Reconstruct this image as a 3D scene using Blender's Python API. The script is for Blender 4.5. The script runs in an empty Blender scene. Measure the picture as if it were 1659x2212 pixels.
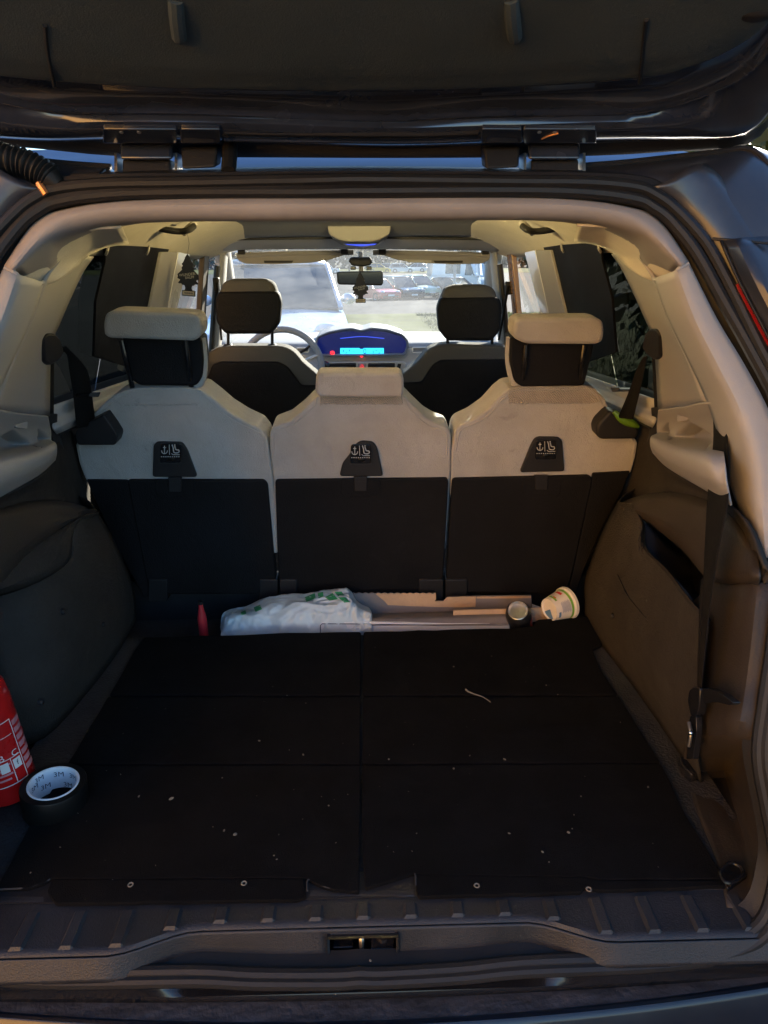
import bpy, bmesh, math, random
from mathutils import Vector as V, Matrix, noise
R = math.radians
random.seed(7)
scene = bpy.context.scene
COL = scene.collection

# ------------------------------------------------------------------ camera
FPX, CPX, CPY = 1533.0, 829.5, 1106.0          # focal length and centre in photo units (photo 1659 x 2212)
CAM = V((.02, 0, 1.5))
CROT = Matrix.Rotation(R(-1.4), 3, 'Z') @ Matrix.Rotation(R(70.0), 3, 'X') @ Matrix.Rotation(R(-.3), 3, 'Z')
cd = bpy.data.cameras.new('camera'); co = bpy.data.objects.new('camera', cd); COL.objects.link(co)
cd.sensor_fit = 'VERTICAL'; cd.angle = 2*math.atan(CPY/FPX); cd.clip_start = .02; cd.clip_end = 2000
co.location = CAM; co.rotation_euler = CROT.to_euler()
scene.camera = co
# ------------------------------------------------------------------ sky and sun
SUN_AZ, SUN_EL = 27.0, 23.0                     # degrees; azimuth from straight ahead (+Y), positive = right
wd = bpy.data.worlds.new('World'); scene.world = wd; wd.use_nodes = True
nt = wd.node_tree; nt.nodes.clear()
sky = nt.nodes.new('ShaderNodeTexSky'); sky.sky_type = 'NISHITA'; sky.sun_disc = False
sky.sun_elevation = R(SUN_EL); sky.sun_rotation = R(SUN_AZ); sky.air_density = 1.3; sky.dust_density = .25; sky.ozone_density = 6.0
bg = nt.nodes.new('ShaderNodeBackground'); bg.inputs['Strength'].default_value = .078
wo = nt.nodes.new('ShaderNodeOutputWorld')
nt.links.new(sky.outputs[0], bg.inputs[0]); nt.links.new(bg.outputs[0], wo.inputs[0])
sl = bpy.data.lights.new('sun', 'SUN'); sl.energy = 5.0; sl.angle = R(.6); sl.color = (1, .90, .74)
so = bpy.data.objects.new('sun', sl); COL.objects.link(so)
sv = V((math.sin(R(SUN_AZ))*math.cos(R(SUN_EL)), math.cos(R(SUN_AZ))*math.cos(R(SUN_EL)), math.sin(R(SUN_EL))))
so.rotation_euler = sv.to_track_quat('Z', 'Y').to_euler(); so.location = (0, 0, 30)
vs = scene.view_settings
vs.view_transform = 'Standard'; vs.look = 'None'; vs.gamma = 1; vs.use_curve_mapping = False
vs.exposure = 2.4
cy = scene.cycles
cy.max_bounces = 10; cy.diffuse_bounces = 6; cy.glossy_bounces = 4; cy.transparent_max_bounces = 24
cy.caustics_reflective = False; cy.caustics_refractive = False; cy.sample_clamp_indirect = 6; cy.use_denoising = True

# ------------------------------------------------------------------ pixel -> point
def ray(x, y): return CROT @ V(((x-CPX)/FPX, -(y-CPY)/FPX, -1))
def hit(x, y, P, N):
    d = ray(x, y); N = V(N); P = V(P)
    return CAM + d*((P-CAM).dot(N)/d.dot(N))
def PY(x, y, Y): return hit(x, y, (0, Y, 0), (0, 1, 0))
def PZ(x, y, Z): return hit(x, y, (0, 0, Z), (0, 0, 1))
def PX(x, y, X): return hit(x, y, (X, 0, 0), (1, 0, 0))
def PO(x, y, off=0): return hit(x, y, (0, .72+off, .62), (0, 1, -.398))       # tailgate opening plane
def PS(x, y, off=0): return hit(x, y, (0, 1.745+off, .60), (0, 1, .08))       # back of the rear seats
def PT(x, y, off=0): return hit(x, y, (0, 1.15, 1.65+off), (0, .36, 1))       # open tailgate
def PW(x, y, off=0): return hit(x, y, (.7045+off, 0, 1.05), (1, 0, .31))       # right side glass
def proj(p):
    q = CROT.transposed() @ (p-CAM); return (CPX+FPX*q.x/-q.z, CPY-FPX*q.y/-q.z)
def mx(pts): return [V((-p.x, p.y, p.z)) for p in pts]

# ------------------------------------------------------------------ materials
MATS = {}
def mat(name, base, rough=.6, metal=0., bs=0, bstr=.2, var=.12, vs_=6., spec=.5, coat=0., emit=None, es=1., sheen=0., dirt=None, det=4., vst=None):
    m = bpy.data.materials.new(name); m.use_nodes = True
    n = m.node_tree; b = n.nodes['Principled BSDF']
    b.inputs['Roughness'].default_value = rough; b.inputs['Metallic'].default_value = metal
    b.inputs['Specular IOR Level'].default_value = spec; b.inputs['Coat Weight'].default_value = coat
    b.inputs['Coat Roughness'].default_value = .06
    if sheen: b.inputs['Sheen Weight'].default_value = sheen; b.inputs['Sheen Roughness'].default_value = .5
    tc = n.nodes.new('ShaderNodeTexCoord')
    out = tc.outputs['Object']
    if vst:
        mp = n.nodes.new('ShaderNodeMapping'); mp.inputs['Scale'].default_value = vst; n.links.new(out, mp.inputs[0]); vo = mp.outputs[0]
    else: vo = out
    b.inputs['Base Color'].default_value = (*base, 1)
    if var:
        nz = n.nodes.new('ShaderNodeTexNoise'); nz.inputs['Scale'].default_value = vs_; nz.inputs['Detail'].default_value = det
        nz.inputs['Roughness'].default_value = .65
        n.links.new(vo, nz.inputs['Vector'])
        rp = n.nodes.new('ShaderNodeValToRGB')
        rp.color_ramp.elements[0].position = .3; rp.color_ramp.elements[1].position = .72
        d2 = dirt if dirt else tuple(c*(1-var) for c in base)
        rp.color_ramp.elements[0].color = (*d2, 1)
        rp.color_ramp.elements[1].color = (*[min(1, c*(1+var)) for c in base], 1)
        n.links.new(nz.outputs[0], rp.inputs[0]); n.links.new(rp.outputs[0], b.inputs['Base Color'])
        rr = n.nodes.new('ShaderNodeMapRange'); rr.inputs['To Min'].default_value = max(.02, rough-.12); rr.inputs['To Max'].default_value = min(1, rough+.12)
        n.links.new(nz.outputs[0], rr.inputs[0]); n.links.new(rr.outputs[0], b.inputs['Roughness'])
    if bs:
        bz = n.nodes.new('ShaderNodeTexNoise'); bz.inputs['Scale'].default_value = bs; bz.inputs['Detail'].default_value = 3
        n.links.new(out, bz.inputs['Vector'])
        bp = n.nodes.new('ShaderNodeBump'); bp.inputs['Strength'].default_value = bstr; bp.inputs['Distance'].default_value = .01
        n.links.new(bz.outputs[0], bp.inputs['Height']); n.links.new(bp.outputs[0], b.inputs['Normal'])
    if emit:
        b.inputs['Emission Color'].default_value = (*emit, 1); b.inputs['Emission Strength'].default_value = es
    MATS[name] = m; return m
def glass(name, tint, refl=.06, rough=.0, dust=0., dustcol=(.8, .8, .8)):
    m = bpy.data.materials.new(name); m.use_nodes = True; n = m.node_tree; n.nodes.clear()
    o = n.nodes.new('ShaderNodeOutputMaterial'); t = n.nodes.new('ShaderNodeBsdfTransparent'); t.inputs[0].default_value = (*tint, 1)
    g = n.nodes.new('ShaderNodeBsdfGlossy'); g.inputs['Roughness'].default_value = rough
    lw = n.nodes.new('ShaderNodeLayerWeight'); lw.inputs['Blend'].default_value = .5
    pw_ = n.nodes.new('ShaderNodeMath'); pw_.operation = 'POWER'; pw_.inputs[1].default_value = 5; n.links.new(lw.outputs['Facing'], pw_.inputs[0])
    f = n.nodes.new('ShaderNodeMath'); f.operation = 'MULTIPLY_ADD'; f.inputs[1].default_value = .9; f.inputs[2].default_value = refl; n.links.new(pw_.outputs[0], f.inputs[0])
    mxs = n.nodes.new('ShaderNodeMixShader'); n.links.new(f.outputs[0], mxs.inputs[0]); n.links.new(t.outputs[0], mxs.inputs[1]); n.links.new(g.outputs[0], mxs.inputs[2])
    last = mxs
    if dust:
        nz = n.nodes.new('ShaderNodeTexNoise'); nz.inputs['Scale'].default_value = 5; nz.inputs['Detail'].default_value = 8; nz.inputs['Roughness'].default_value = .7
        tc = n.nodes.new('ShaderNodeTexCoord'); n.links.new(tc.outputs['Object'], nz.inputs['Vector'])
        mr = n.nodes.new('ShaderNodeMapRange'); mr.inputs['From Min'].default_value = .35; mr.inputs['From Max'].default_value = .75
        mr.inputs['To Min'].default_value = dust*.3; mr.inputs['To Max'].default_value = dust*1.6
        n.links.new(nz.outputs[0], mr.inputs[0])
        tl = n.nodes.new('ShaderNodeBsdfTranslucent'); tl.inputs[0].default_value = (*dustcol, 1)
        m2 = n.nodes.new('ShaderNodeMixShader'); n.links.new(mr.outputs[0], m2.inputs[0]); n.links.new(mxs.outputs[0], m2.inputs[1]); n.links.new(tl.outputs[0], m2.inputs[2]); last = m2
    n.links.new(last.outputs[0], o.inputs[0]); MATS[name] = m; return m
def stripes(m, scale, axis, strength, dist=.004, kind='BANDS'):
    """adds woven / ribbed relief to a material"""
    n = m.node_tree; b = n.nodes['Principled BSDF']
    w = n.nodes.new('ShaderNodeTexWave'); w.bands_direction = axis; w.inputs['Scale'].default_value = scale; w.inputs['Distortion'].default_value = .6
    tc = n.nodes.new('ShaderNodeTexCoord'); n.links.new(tc.outputs['Object'], w.inputs[0])
    bp = n.nodes.new('ShaderNodeBump'); bp.inputs['Strength'].default_value = strength; bp.inputs['Distance'].default_value = dist
    n.links.new(w.outputs[0], bp.inputs['Height'])
    old = b.inputs['Normal'].links
    if old: n.links.new(old[0].from_socket, bp.inputs['Normal'])
    n.links.new(bp.outputs[0], b.inputs['Normal'])

mat('seat_fabric', (.39, .39, .385), .9, bs=420, bstr=.35, var=.13, vs_=5, det=9, sheen=.25, dirt=(.33, .315, .29))
def soft_wrinkle(m, scale, strength, dist):
    n = m.node_tree; b = n.nodes['Principled BSDF']; z = n.nodes.new('ShaderNodeTexNoise'); z.inputs['Scale'].default_value = scale; z.inputs['Detail'].default_value = 5; z.inputs['Distortion'].default_value = 1.2
    tc = n.nodes.new('ShaderNodeTexCoord'); n.links.new(tc.outputs['Object'], z.inputs['Vector'])
    bp = n.nodes.new('ShaderNodeBump'); bp.inputs['Strength'].default_value = strength; bp.inputs['Distance'].default_value = dist; n.links.new(z.outputs[0], bp.inputs['Height'])
    old = b.inputs['Normal'].links
    if old: n.links.new(old[0].from_socket, bp.inputs['Normal'])
    n.links.new(bp.outputs[0], b.inputs['Normal'])
def smudge(m, col, scale, lo, hi, amount):
    """mixes irregular dirt patches of another colour into a material"""
    n = m.node_tree; b = n.nodes['Principled BSDF']; z = n.nodes.new('ShaderNodeTexNoise'); z.inputs['Scale'].default_value = scale; z.inputs['Detail'].default_value = 10; z.inputs['Roughness'].default_value = .75; z.inputs['Distortion'].default_value = .8
    tc = n.nodes.new('ShaderNodeTexCoord'); n.links.new(tc.outputs['Object'], z.inputs['Vector'])
    mr = n.nodes.new('ShaderNodeMapRange'); mr.inputs['From Min'].default_value = lo; mr.inputs['From Max'].default_value = hi; mr.inputs['To Max'].default_value = amount; n.links.new(z.outputs[0], mr.inputs[0])
    mx_ = n.nodes.new('ShaderNodeMix'); mx_.data_type = 'RGBA'; n.links.new(mr.outputs[0], mx_.inputs[0])
    old = b.inputs['Base Color'].links
    if old: n.links.new(old[0].from_socket, mx_.inputs[6])
    else: mx_.inputs[6].default_value = b.inputs['Base Color'].default_value
    mx_.inputs[7].default_value = (*col, 1); n.links.new(mx_.outputs[2], b.inputs['Base Color'])
soft_wrinkle(MATS['seat_fabric'], 9, .26, .02); smudge(MATS['seat_fabric'], (.13, .12, .11), 11, .60, .74, .55)
mat('seat_knit', (.45, .42, .37), .9, bs=260, bstr=.5, var=.12, vs_=30, sheen=.2); stripes(MATS['seat_knit'], 110, 'DIAGONAL', .8)
mat('trim_light', (.33, .32, .305), .62, bs=500, bstr=.10, var=.06, vs_=5)
mat('trim_header', (.31, .288, .275), .68, bs=600, bstr=.12, var=.08, vs_=6, dirt=(.26, .24, .225))
mat('headliner', (.60, .55, .43), .95, bs=700, bstr=.3, var=.06, vs_=20, sheen=.2)
mat('headliner_panel', (.20, .20, .20), .9, bs=500, bstr=.2, var=.05)
mat('door_grey', (.40, .41, .42), .55, bs=320, bstr=.25, var=.06)
mat('black_plastic', (.016, .016, .018), .5, spec=.3, bs=450, bstr=.12, var=.2)
mat('black_gloss', (.012, .012, .014), .22, var=.1)
mat('seat_board', (.0075, .0076, .0092), .62, bs=350, bstr=.25, var=.35, vs_=5, dirt=(.0055, .0055, .0062), spec=.15)
mat('side_felt', (.0235, .0215, .0195), .88, spec=.15, bs=260, bstr=.3, var=.3, vs_=8, dirt=(.045, .04, .036))
mat('side_plastic', (.038, .030, .024), .55, spec=.3, bs=300, bstr=.12, var=.2, vs_=6)
mat('carpet', (.0052, .0053, .0062), .97, bs=700, bstr=.7, var=.5, vs_=14, spec=.12, det=8)
mat('floor_felt', (.030, .029, .029), .85, bs=220, bstr=.4, var=.45, vs_=14, dirt=(.019, .018, .018))
mat('sill_plastic', (.021, .021, .024), .5, bs=420, bstr=.18, var=.3, vs_=9)
mat('scuffed', (.045, .045, .05), .45, bs=90, bstr=.3, var=.5, vs_=16, vst=(1, 4, 4), dirt=(.02, .02, .022))
mat('rubber', (.014, .0135, .0135), .5, spec=.35, bs=500, bstr=.08, var=.2)
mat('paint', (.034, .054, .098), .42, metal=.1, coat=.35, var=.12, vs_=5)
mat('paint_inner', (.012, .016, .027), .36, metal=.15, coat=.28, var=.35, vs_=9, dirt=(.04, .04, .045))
mat('paint_gate', (.034, .042, .064), .24, metal=.3, coat=.9, var=.3, vs_=9)
mat('bumper_paint', (.011, .015, .024), .32, metal=.1, coat=.35, var=.2, vs_=6)
mat('tailgate_trim', (.058, .076, .086), .6, spec=.4, bs=500, bstr=.15, var=.12, vs_=5)
mat('webbing', (.009, .0085, .0085), .8, spec=.2, var=.15, vs_=30); stripes(MATS['webbing'], 330, 'Z', .5)
mat('chrome', (.75, .75, .76), .18, metal=1, var=.1)
mat('steel', (.45, .43, .40), .35, metal=1, var=.25, vs_=40)
mat('white_print', (.75, .74, .70), .6, var=.0)
mat('grey_print', (.42, .42, .42), .6, var=.1)
mat('red_paint', (.55, .012, .012), .28, coat=.6, var=.08, vs_=10)
mat('pink_print', (.55, .24, .26), .5, var=.2, vs_=60)
mat('tape_core', (.80, .83, .88), .6, var=.08, vs_=40)
mat('tape_black', (.006, .006, .006), .42, spec=.25, var=.2)
mat('print_navy', (.02, .025, .05), .6, var=0)
mat('bag_plastic', (.58, .66, .70), .32, bs=26, bstr=.35, var=.05, spec=.5)
mat('bag_green', (.04, .33, .14), .4, var=.2, vs_=30)
mat('cardboard', (.55, .38, .24), .85, bs=160, bstr=.2, var=.10, vs_=12)
mat('card_grey', (.22, .20, .20), .75, bs=120, bstr=.1, var=.1)
mat('white_card', (.78, .80, .82), .4, var=.04)
mat('tub_white', (.78, .74, .68), .35, var=.05)
mat('tub_green', (.18, .42, .05), .4, var=.1)
mat('tub_red', (.65, .05, .03), .4, var=0)
mat('tub_blue', (.10, .22, .42), .4, var=.1)
mat('tub_grey', (.35, .36, .45), .4, var=.2, vs_=80)
mat('can_body', (.035, .035, .04), .3, metal=.6, var=.1)
mat('red_plastic', (.55, .03, .04), .35, var=.1)
mat('fresh_card', (.012, .016, .03), .7, var=.1)
mat('tan_card', (.45, .40, .32), .7, var=.05)
mat('dash_pad', (.20, .22, .26), .7, bs=300, bstr=.2, var=.05)
mat('dash_light', (.42, .42, .43), .6, bs=300, bstr=.15, var=.05)
mat('dash_dark', (.004, .004, .016), .25, var=0, emit=(.0, .035, .60), es=.03)
mat('lcd', (.0, .01, .02), .4, var=0, emit=(.02, .45, .95), es=.6)
mat('lcd_ink', (.0, .015, .06), .5, var=0)
mat('led_red', (.2, 0, 0), .4, var=0, emit=(1, .02, .03), es=.6)
mat('blue_glow', (.02, .03, .3), .4, var=0, emit=(.07, .13, 1.0), es=.22)  # emission for the map light and the painted hood reflection
mat('visor', (.26, .25, .25), .8, bs=500, bstr=.15, var=.06)
mat('mirror_face', (.08, .09, .09), .06, metal=.9, var=.0)
mat('tail_red', (.25, .01, .012), .12, coat=1., var=.05)
mat('amber', (.6, .2, .02), .3, var=.05)
mat('amber_lit_pillar', (.30, .13, .03), .25, coat=.5, var=.1)  # amber reflection put into the pillar colour
mat('blind', (.006, .006, .007), .6, spec=.12, bs=900, bstr=.2, var=.05)
mat('copper', (.55, .25, .10), .4, metal=.6, var=.2)
mat('lint', (.16, .15, .13), .95, var=.3, vs_=200)
mat('crumb', (.20, .17, .13), .9, var=.4, vs_=90)
mat('green_plastic', (.10, .22, .02), .35, var=.1)
mat('mark', (.10, .09, .08), .8, var=.3, vs_=80)
smudge(MATS['side_felt'], (.085, .076, .067), 15, .59, .76, .45); smudge(MATS['side_felt'], (.22, .20, .18), 70, .70, .76, .7); smudge(MATS['seat_board'], (.028, .027, .028), 8, .60, .80, .5); smudge(MATS['floor_felt'], (.055, .052, .05), 16, .58, .76, .6)
smudge(MATS['sill_plastic'], (.09, .088, .09), 22, .62, .76, .7); smudge(MATS['scuffed'], (.16, .16, .17), 40, .62, .70, .8); smudge(MATS['side_plastic'], (.11, .09, .075), 9, .62, .8, .5)
smudge(MATS['carpet'], (.015, .0145, .0145), 10, .56, .80, .7); smudge(MATS['trim_light'], (.20, .19, .18), 10, .64, .8, .4)
soft_wrinkle(MATS['tailgate_trim'], 3, .15, .03)
mat('roof_paint', (.026, .056, .125), .8, spec=0, var=.05)
mat('front_fabric_shaded', (.075, .073, .070), .9, bs=420, bstr=.35, var=.12, vs_=6)  # seat fabric copy darkened for the light falling off towards the front
mat('aluminium', (.62, .62, .62), .36, metal=1, var=.12, vs_=60)
mat('lamp_lens', (.8, .7, .4), .4, var=0, emit=(1, .76, .32), es=210)
soft_wrinkle(MATS['carpet'], 6, .35, .03); soft_wrinkle(MATS['side_felt'], 8, .3, .02); soft_wrinkle(MATS['seat_board'], 14, .2, .01)
mat('mat_edge_light', (.030, .030, .031), .8, var=.2)  # lighter tone paints the light caught along the mat notches
# outside
mat('asphalt', (.048, .050, .056), .95, spec=.04, bs=60, bstr=.4, var=.3, vs_=2.2)
mat('concrete', (.13, .112, .088), .95, spec=.05, bs=40, bstr=.3, var=.2, vs_=1.3)
mat('soil_grass', (.050, .062, .015), .95, spec=.05, bs=30, bstr=.6, var=.4, vs_=1.5)
mat('grass_blade', (.085, .105, .022), .8, var=.35, vs_=.8, dirt=(.10, .085, .02))
mat('leaf', (.05, .075, .018), .7, var=.45, vs_=.9, dirt=(.09, .07, .015))
mat('leaf_far', (.06, .07, .035), .8, var=.4, vs_=.2)
mat('bark', (.10, .08, .06), .9, bs=30, bstr=.6, var=.3)
mat('ochre_render', (.90, .46, .125), .9, bs=60, bstr=.3, var=.08, vs_=.6)
mat('roof_tile', (.25, .09, .05), .8, var=.3)
mat('car_white', (.72, .73, .74), .3, coat=.8, var=.03)
mat('car_silver', (.50, .56, .64), .3, metal=.3, coat=.8, var=.03)
mat('car_red', (.42, .06, .04), .3, coat=.8, var=.05)
mat('car_dark', (.035, .045, .065), .25, metal=.3, coat=1, var=.05)
mat('car_green', (.52, .56, .40), .3, coat=.8, var=.04)
mat('car_yellow', (.70, .45, .03), .3, coat=.8, var=.04)
mat('car_glass', (.02, .03, .035), .06, var=0, spec=.8)
mat('lamp_clear', (.75, .76, .78), .1, var=.05, coat=1)
mat('tyre', (.015, .015, .015), .8, var=.2)
mat('rim', (.5, .5, .5), .3, metal=.8, var=.1)
mat('pole', (.35, .35, .34), .5, var=.1)
glass('glass_clear', (.93, .96, .95)); glass('glass_dusty', (.90, .94, .93), dust=.055, dustcol=(.75, .78, .78)); glass('glass_tint', (.042, .048, .044))

# ------------------------------------------------------------------ mesh helpers
def cr(pts, n, closed=False):
    P = [V(p) for p in pts]
    if n <= 1: return P
    o = []; L = len(P)
    for i in range(L if closed else L-1):
        if closed: a, b, c, d = P[i-1], P[i], P[(i+1) % L], P[(i+2) % L]
        else: b, c = P[i], P[i+1]; a = P[i-1] if i else b*2-c; d = P[i+2] if i+2 < L else c*2-b
        for k in range(n):
            t = k/n; t2 = t*t; t3 = t2*t
            o.append(.5*((2*b)+(c-a)*t+(2*a-5*b+4*c-d)*t2+(3*b-a-3*c+d)*t3))
    if not closed: o.append(P[-1])
    return o
def resamp(pts, n):
    P = cr(pts, 8); L = [0]
    for a, b in zip(P, P[1:]): L.append(L[-1]+(b-a).length)
    o = []; j = 0
    for i in range(n):
        s = L[-1]*i/(n-1)
        while j < len(L)-2 and L[j+1] < s: j += 1
        d = L[j+1]-L[j]; o.append(P[j].lerp(P[j+1], (s-L[j])/d if d else 0))
    return o
def rpoly(pts, r, seg=4):
    """2D polygon with rounded corners; r number or per-corner list"""
    o = []; L = len(pts)
    for i in range(L):
        a, b, c = V((*pts[i-1], 0)), V((*pts[i], 0)), V((*pts[(i+1) % L], 0))
        rr = r[i] if isinstance(r, (list, tuple)) else r
        u, w = a-b, c-b; q = min(rr, u.length*.45, w.length*.45)
        if q < 1e-6: o.append((b.x, b.y)); continue
        p, s = b+u.normalized()*q, b+w.normalized()*q
        for k in range(seg+1):
            t = k/seg; z = p*(1-t)**2+b*2*t*(1-t)+s*t*t; o.append((z.x, z.y))
    return o
class MB:
    def __init__(s): s.v = []; s.f = []
    def add(s, vs_, fs):
        k = len(s.v); s.v += [V(p) for p in vs_]; s.f += [tuple(i+k for i in f) for f in fs]; return s
    def grid(s, rows, cu=False, cv=False, skip=None):
        m, n = len(rows), len(rows[0]); fs = []
        for i in range(m if cv else m-1):
            for j in range(n if cu else n-1):
                if skip and skip(i, j): continue
                fs.append((i*n+j, i*n+(j+1) % n, ((i+1) % m)*n+(j+1) % n, ((i+1) % m)*n+j))
        return s.add([p for r_ in rows for p in r_], fs)
    def patch(s, rows, su=4, sv=4, skip=None):
        rows = [cr(r_, su) for r_ in rows]
        cols = [cr([r_[j] for r_ in rows], sv) for j in range(len(rows[0]))]
        return s.grid([[c[i] for c in cols] for i in range(len(cols[0]))], skip=skip)
    def tube(s, pts, r, n=10, sm=4, closed=False, sx=1.0, sz=1.0, up=None):
        P = cr(pts, sm, closed) if sm > 1 else [V(p) for p in pts]; L = len(P)
        rows = []; prev = None
        for i in range(L):
            t = (P[(i+1) % L]-P[i-1]) if closed else (P[min(i+1, L-1)]-P[max(i-1, 0)])
            t.normalize()
            if prev is None:
                a = V(up) if up else (V((0, 0, 1)) if abs(t.z) < .9 else V((1, 0, 0)))
            else: a = prev
            b = (a-t*a.dot(t)).normalized(); prev = b; c = t.cross(b)
            rr = r(i/(L-1)) if callable(r) else r
            rows.append([P[i]+b*(math.cos(2*math.pi*k/n)*rr*sz)+c*(math.sin(2*math.pi*k/n)*rr*sx) for k in range(n)])
        k0 = len(s.v); s.grid(rows, cu=True, cv=closed)
        if not closed:
            s.f.append(tuple(k0+i for i in range(n))); s.f.append(tuple(k0+(L-1)*n+i for i in range(n)))
        return s
    def box(s, c, d, M=None):
        c = V(c); h = V(d)/2
        vs_ = [V((x*h.x, y*h.y, z*h.z)) for z in (-1, 1) for y in (-1, 1) for x in (-1, 1)]
        if M: vs_ = [M @ p for p in vs_]
        return s.add([c+p for p in vs_], [(0, 2, 3, 1), (4, 5, 7, 6), (0, 1, 5, 4), (2, 6, 7, 3), (0, 4, 6, 2), (1, 3, 7, 5)])
    def prism(s, o, d):
        n = len(o); d = V(d); a = [V(p) for p in o]
        return s.add(a+[p+d for p in a], [tuple(range(n)), tuple(range(2*n-1, n-1, -1))]+[(i, (i+1) % n, n+(i+1) % n, n+i) for i in range(n)])
    def lathe(s, prof, n=24, M=None, a0=0, a1=2*math.pi):
        M = M or Matrix(); full = abs(a1-a0-2*math.pi) < 1e-6; k = n if full else n+1
        rows = [[M @ V((r*math.cos(a0+(a1-a0)*j/n), r*math.sin(a0+(a1-a0)*j/n), z)) for j in range(k)] for r, z in prof]
        return s.grid(rows, cu=full)
    def ball(s, c, r, n=12, m=8, M=None):
        c = V(c); r = V(r) if not isinstance(r, (int, float)) else V((r, r, r)); rows = []
        for i in range(m+1):
            t = math.pi*i/m; q = max(1e-4, math.sin(t))
            rw = [V((r.x*q*math.cos(2*math.pi*j/n), r.y*q*math.sin(2*math.pi*j/n), r.z*math.cos(t))) for j in range(n)]
            rows.append([c+(M @ p if M else p) for p in rw])
        return s.grid(rows, cu=True)
    def build(s, name, m, parent=None, bevel=0, segs=3, solid=0, sub=0, flat=False, ang=35, soff=0):
        me = bpy.data.meshes.new(name); me.from_pydata([tuple(p) for p in s.v], [], s.f); me.update()
        bm = bmesh.new(); bm.from_mesh(me); bmesh.ops.remove_doubles(bm, verts=bm.verts, dist=1e-6)
        bmesh.ops.recalc_face_normals(bm, faces=bm.faces); bm.to_mesh(me); bm.free()
        me.materials.append(MATS[m])
        if not flat:
            me.shade_smooth(); me.set_sharp_from_angle(angle=R(ang))
        o = bpy.data.objects.new(name, me); COL.objects.link(o)
        if solid:
            q = o.modifiers.new('s', 'SOLIDIFY'); q.thickness = solid; q.offset = soff
        if sub:
            q = o.modifiers.new('u', 'SUBSURF'); q.levels = q.render_levels = sub
        if bevel:
            q = o.modifiers.new('b', 'BEVEL'); q.width = bevel; q.segments = segs; q.limit_method = 'ANGLE'; q.angle_limit = R(40); q.harden_normals = False
        if parent: setp(o, parent)
        return o
LOC = {}
def setp(o, p):
    o.parent = p; o.matrix_parent_inverse = Matrix.Translation(-LOC.get(p.name, V((0, 0, 0))))
def thing(name, label, cat, loc=(0, 0, 0), group=None):
    o = bpy.data.objects.new(name, None); o.empty_display_size = .1; COL.objects.link(o); o.location = loc; LOC[o.name] = V(loc)
    tag(o, label, cat, group); return o
def part(name, parent, label=None):
    o = bpy.data.objects.new(name, None); o.empty_display_size = .1; COL.objects.link(o); setp(o, parent)
    if label: o['label'] = label
    return o
def tag(o, label, cat, group=None):
    o['label'] = label; o['category'] = cat
    if group: o['group'] = group
    return o
def kind(o, k): o['kind'] = k; return o
def text(body, size, fn, extr=0):
    """text mesh, each vertex (x,y,0) mapped to the world by fn"""
    c = bpy.data.curves.new('t', 'FONT'); c.body = body; c.size = size; c.align_x = 'CENTER'; c.align_y = 'CENTER'; c.resolution_u = 3
    o = bpy.data.objects.new('t', c); COL.objects.link(o)
    dg = bpy.context.evaluated_depsgraph_get(); me = bpy.data.meshes.new_from_object(o.evaluated_get(dg))
    vs_ = [fn(v.co.x, v.co.y) for v in me.vertices]; fs = [tuple(p.vertices) for p in me.polygons]
    bpy.data.objects.remove(o); bpy.data.curves.remove(c); bpy.data.meshes.remove(me)
    b = MB(); b.add(vs_, fs); return b
# ================================================================== OUTSIDE
def gz(x, y):
    T = [(-60, 0), (18, 0), (55, -1.75), (110, -1.35), (200, -2.2), (900, -2.2)]
    for (a, za), (b, zb) in zip(T, T[1:]):
        if y <= b: t = max(0, (y-a)/(b-a)); return za+(zb-za)*t
    return -2.2
ys = [-60, -30, -10, 0, 6, 12, 16, 18, 20, 24, 30, 40, 48, 55, 62, 75, 90, 110, 140, 170, 200, 300, 500, 900]
xs_ = [-400, -150, -60, -25, -10, -4, 0, 4, 10, 25, 60, 150, 400]
def sheet(x0, x1, y0, y1, dz, name, m, edge=None):
    X = sorted(set([x0, x1]+[x for x in xs_ if x0 < x < x1])); Y = sorted(set([y0, y1]+[y for y in ys if y0 < y < y1]))
    o = MB().grid([[V((x, y, gz(x, y)+dz)) for x in X] for y in Y]).build(name, m, flat=True); return kind(o, 'structure')
sheet(-400, 400, -60, 900, -.004, 'ground', 'asphalt')
sheet(-2.2, 1.25, 4.0, 18.6, .012, 'driveway', 'concrete')
# grass strip to the right of the driveway, with a raised edge
gr = MB(); pts = []
edge = [(1.25, 3.0), (1.25, 10), (1.28, 14), (1.32, 17), (1.6, 18.4), (2.4, 19.2), (4.5, 20.0), (9, 20.6), (40, 21)]
rows = [[V((x, y, gz(x, y)+.015)) for x, y in edge], [V((x+.10, y-.05, gz(x, y)+.07)) for x, y in edge], [V((max(x, 2)+1.2, y-1.5 if y > 17 else y, gz(x, y)+.10)) for x, y in edge],
        [V((60, -6 + i*2.5, .10)) for i in range(len(edge))]]
kind(gr.patch(rows, 3, 3).build('lawn', 'soil_grass'), 'structure')
gb = MB(); rg = random.Random(3)
def blade(x, y, z, h):
    a = rg.uniform(0, 6.28); w = .006+.004*rg.random(); lx, ly = rg.uniform(-.5, .5)*h, rg.uniform(-.5, .5)*h
    c, s = math.cos(a)*w, math.sin(a)*w
    gb.add([V((x-c, y-s, z)), V((x+c, y+s, z)), V((x+lx, y+ly, z+h))], [(0, 1, 2)])
for k in range(26000):
    y = rg.uniform(5, 18.3); x = 1.30+abs(rg.gauss(0, 1.6)) if rg.random() < .75 else rg.uniform(1.3, 7)
    blade(x, y, .05+.03*min(1, x-1.3), rg.uniform(.03, .10))
g_ = gb.build('grass', 'grass_blade', flat=True); kind(g_, 'stuff'); tag(g_, 'short yellow-green grass covering the verge beside the driveway', 'grass')

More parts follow.
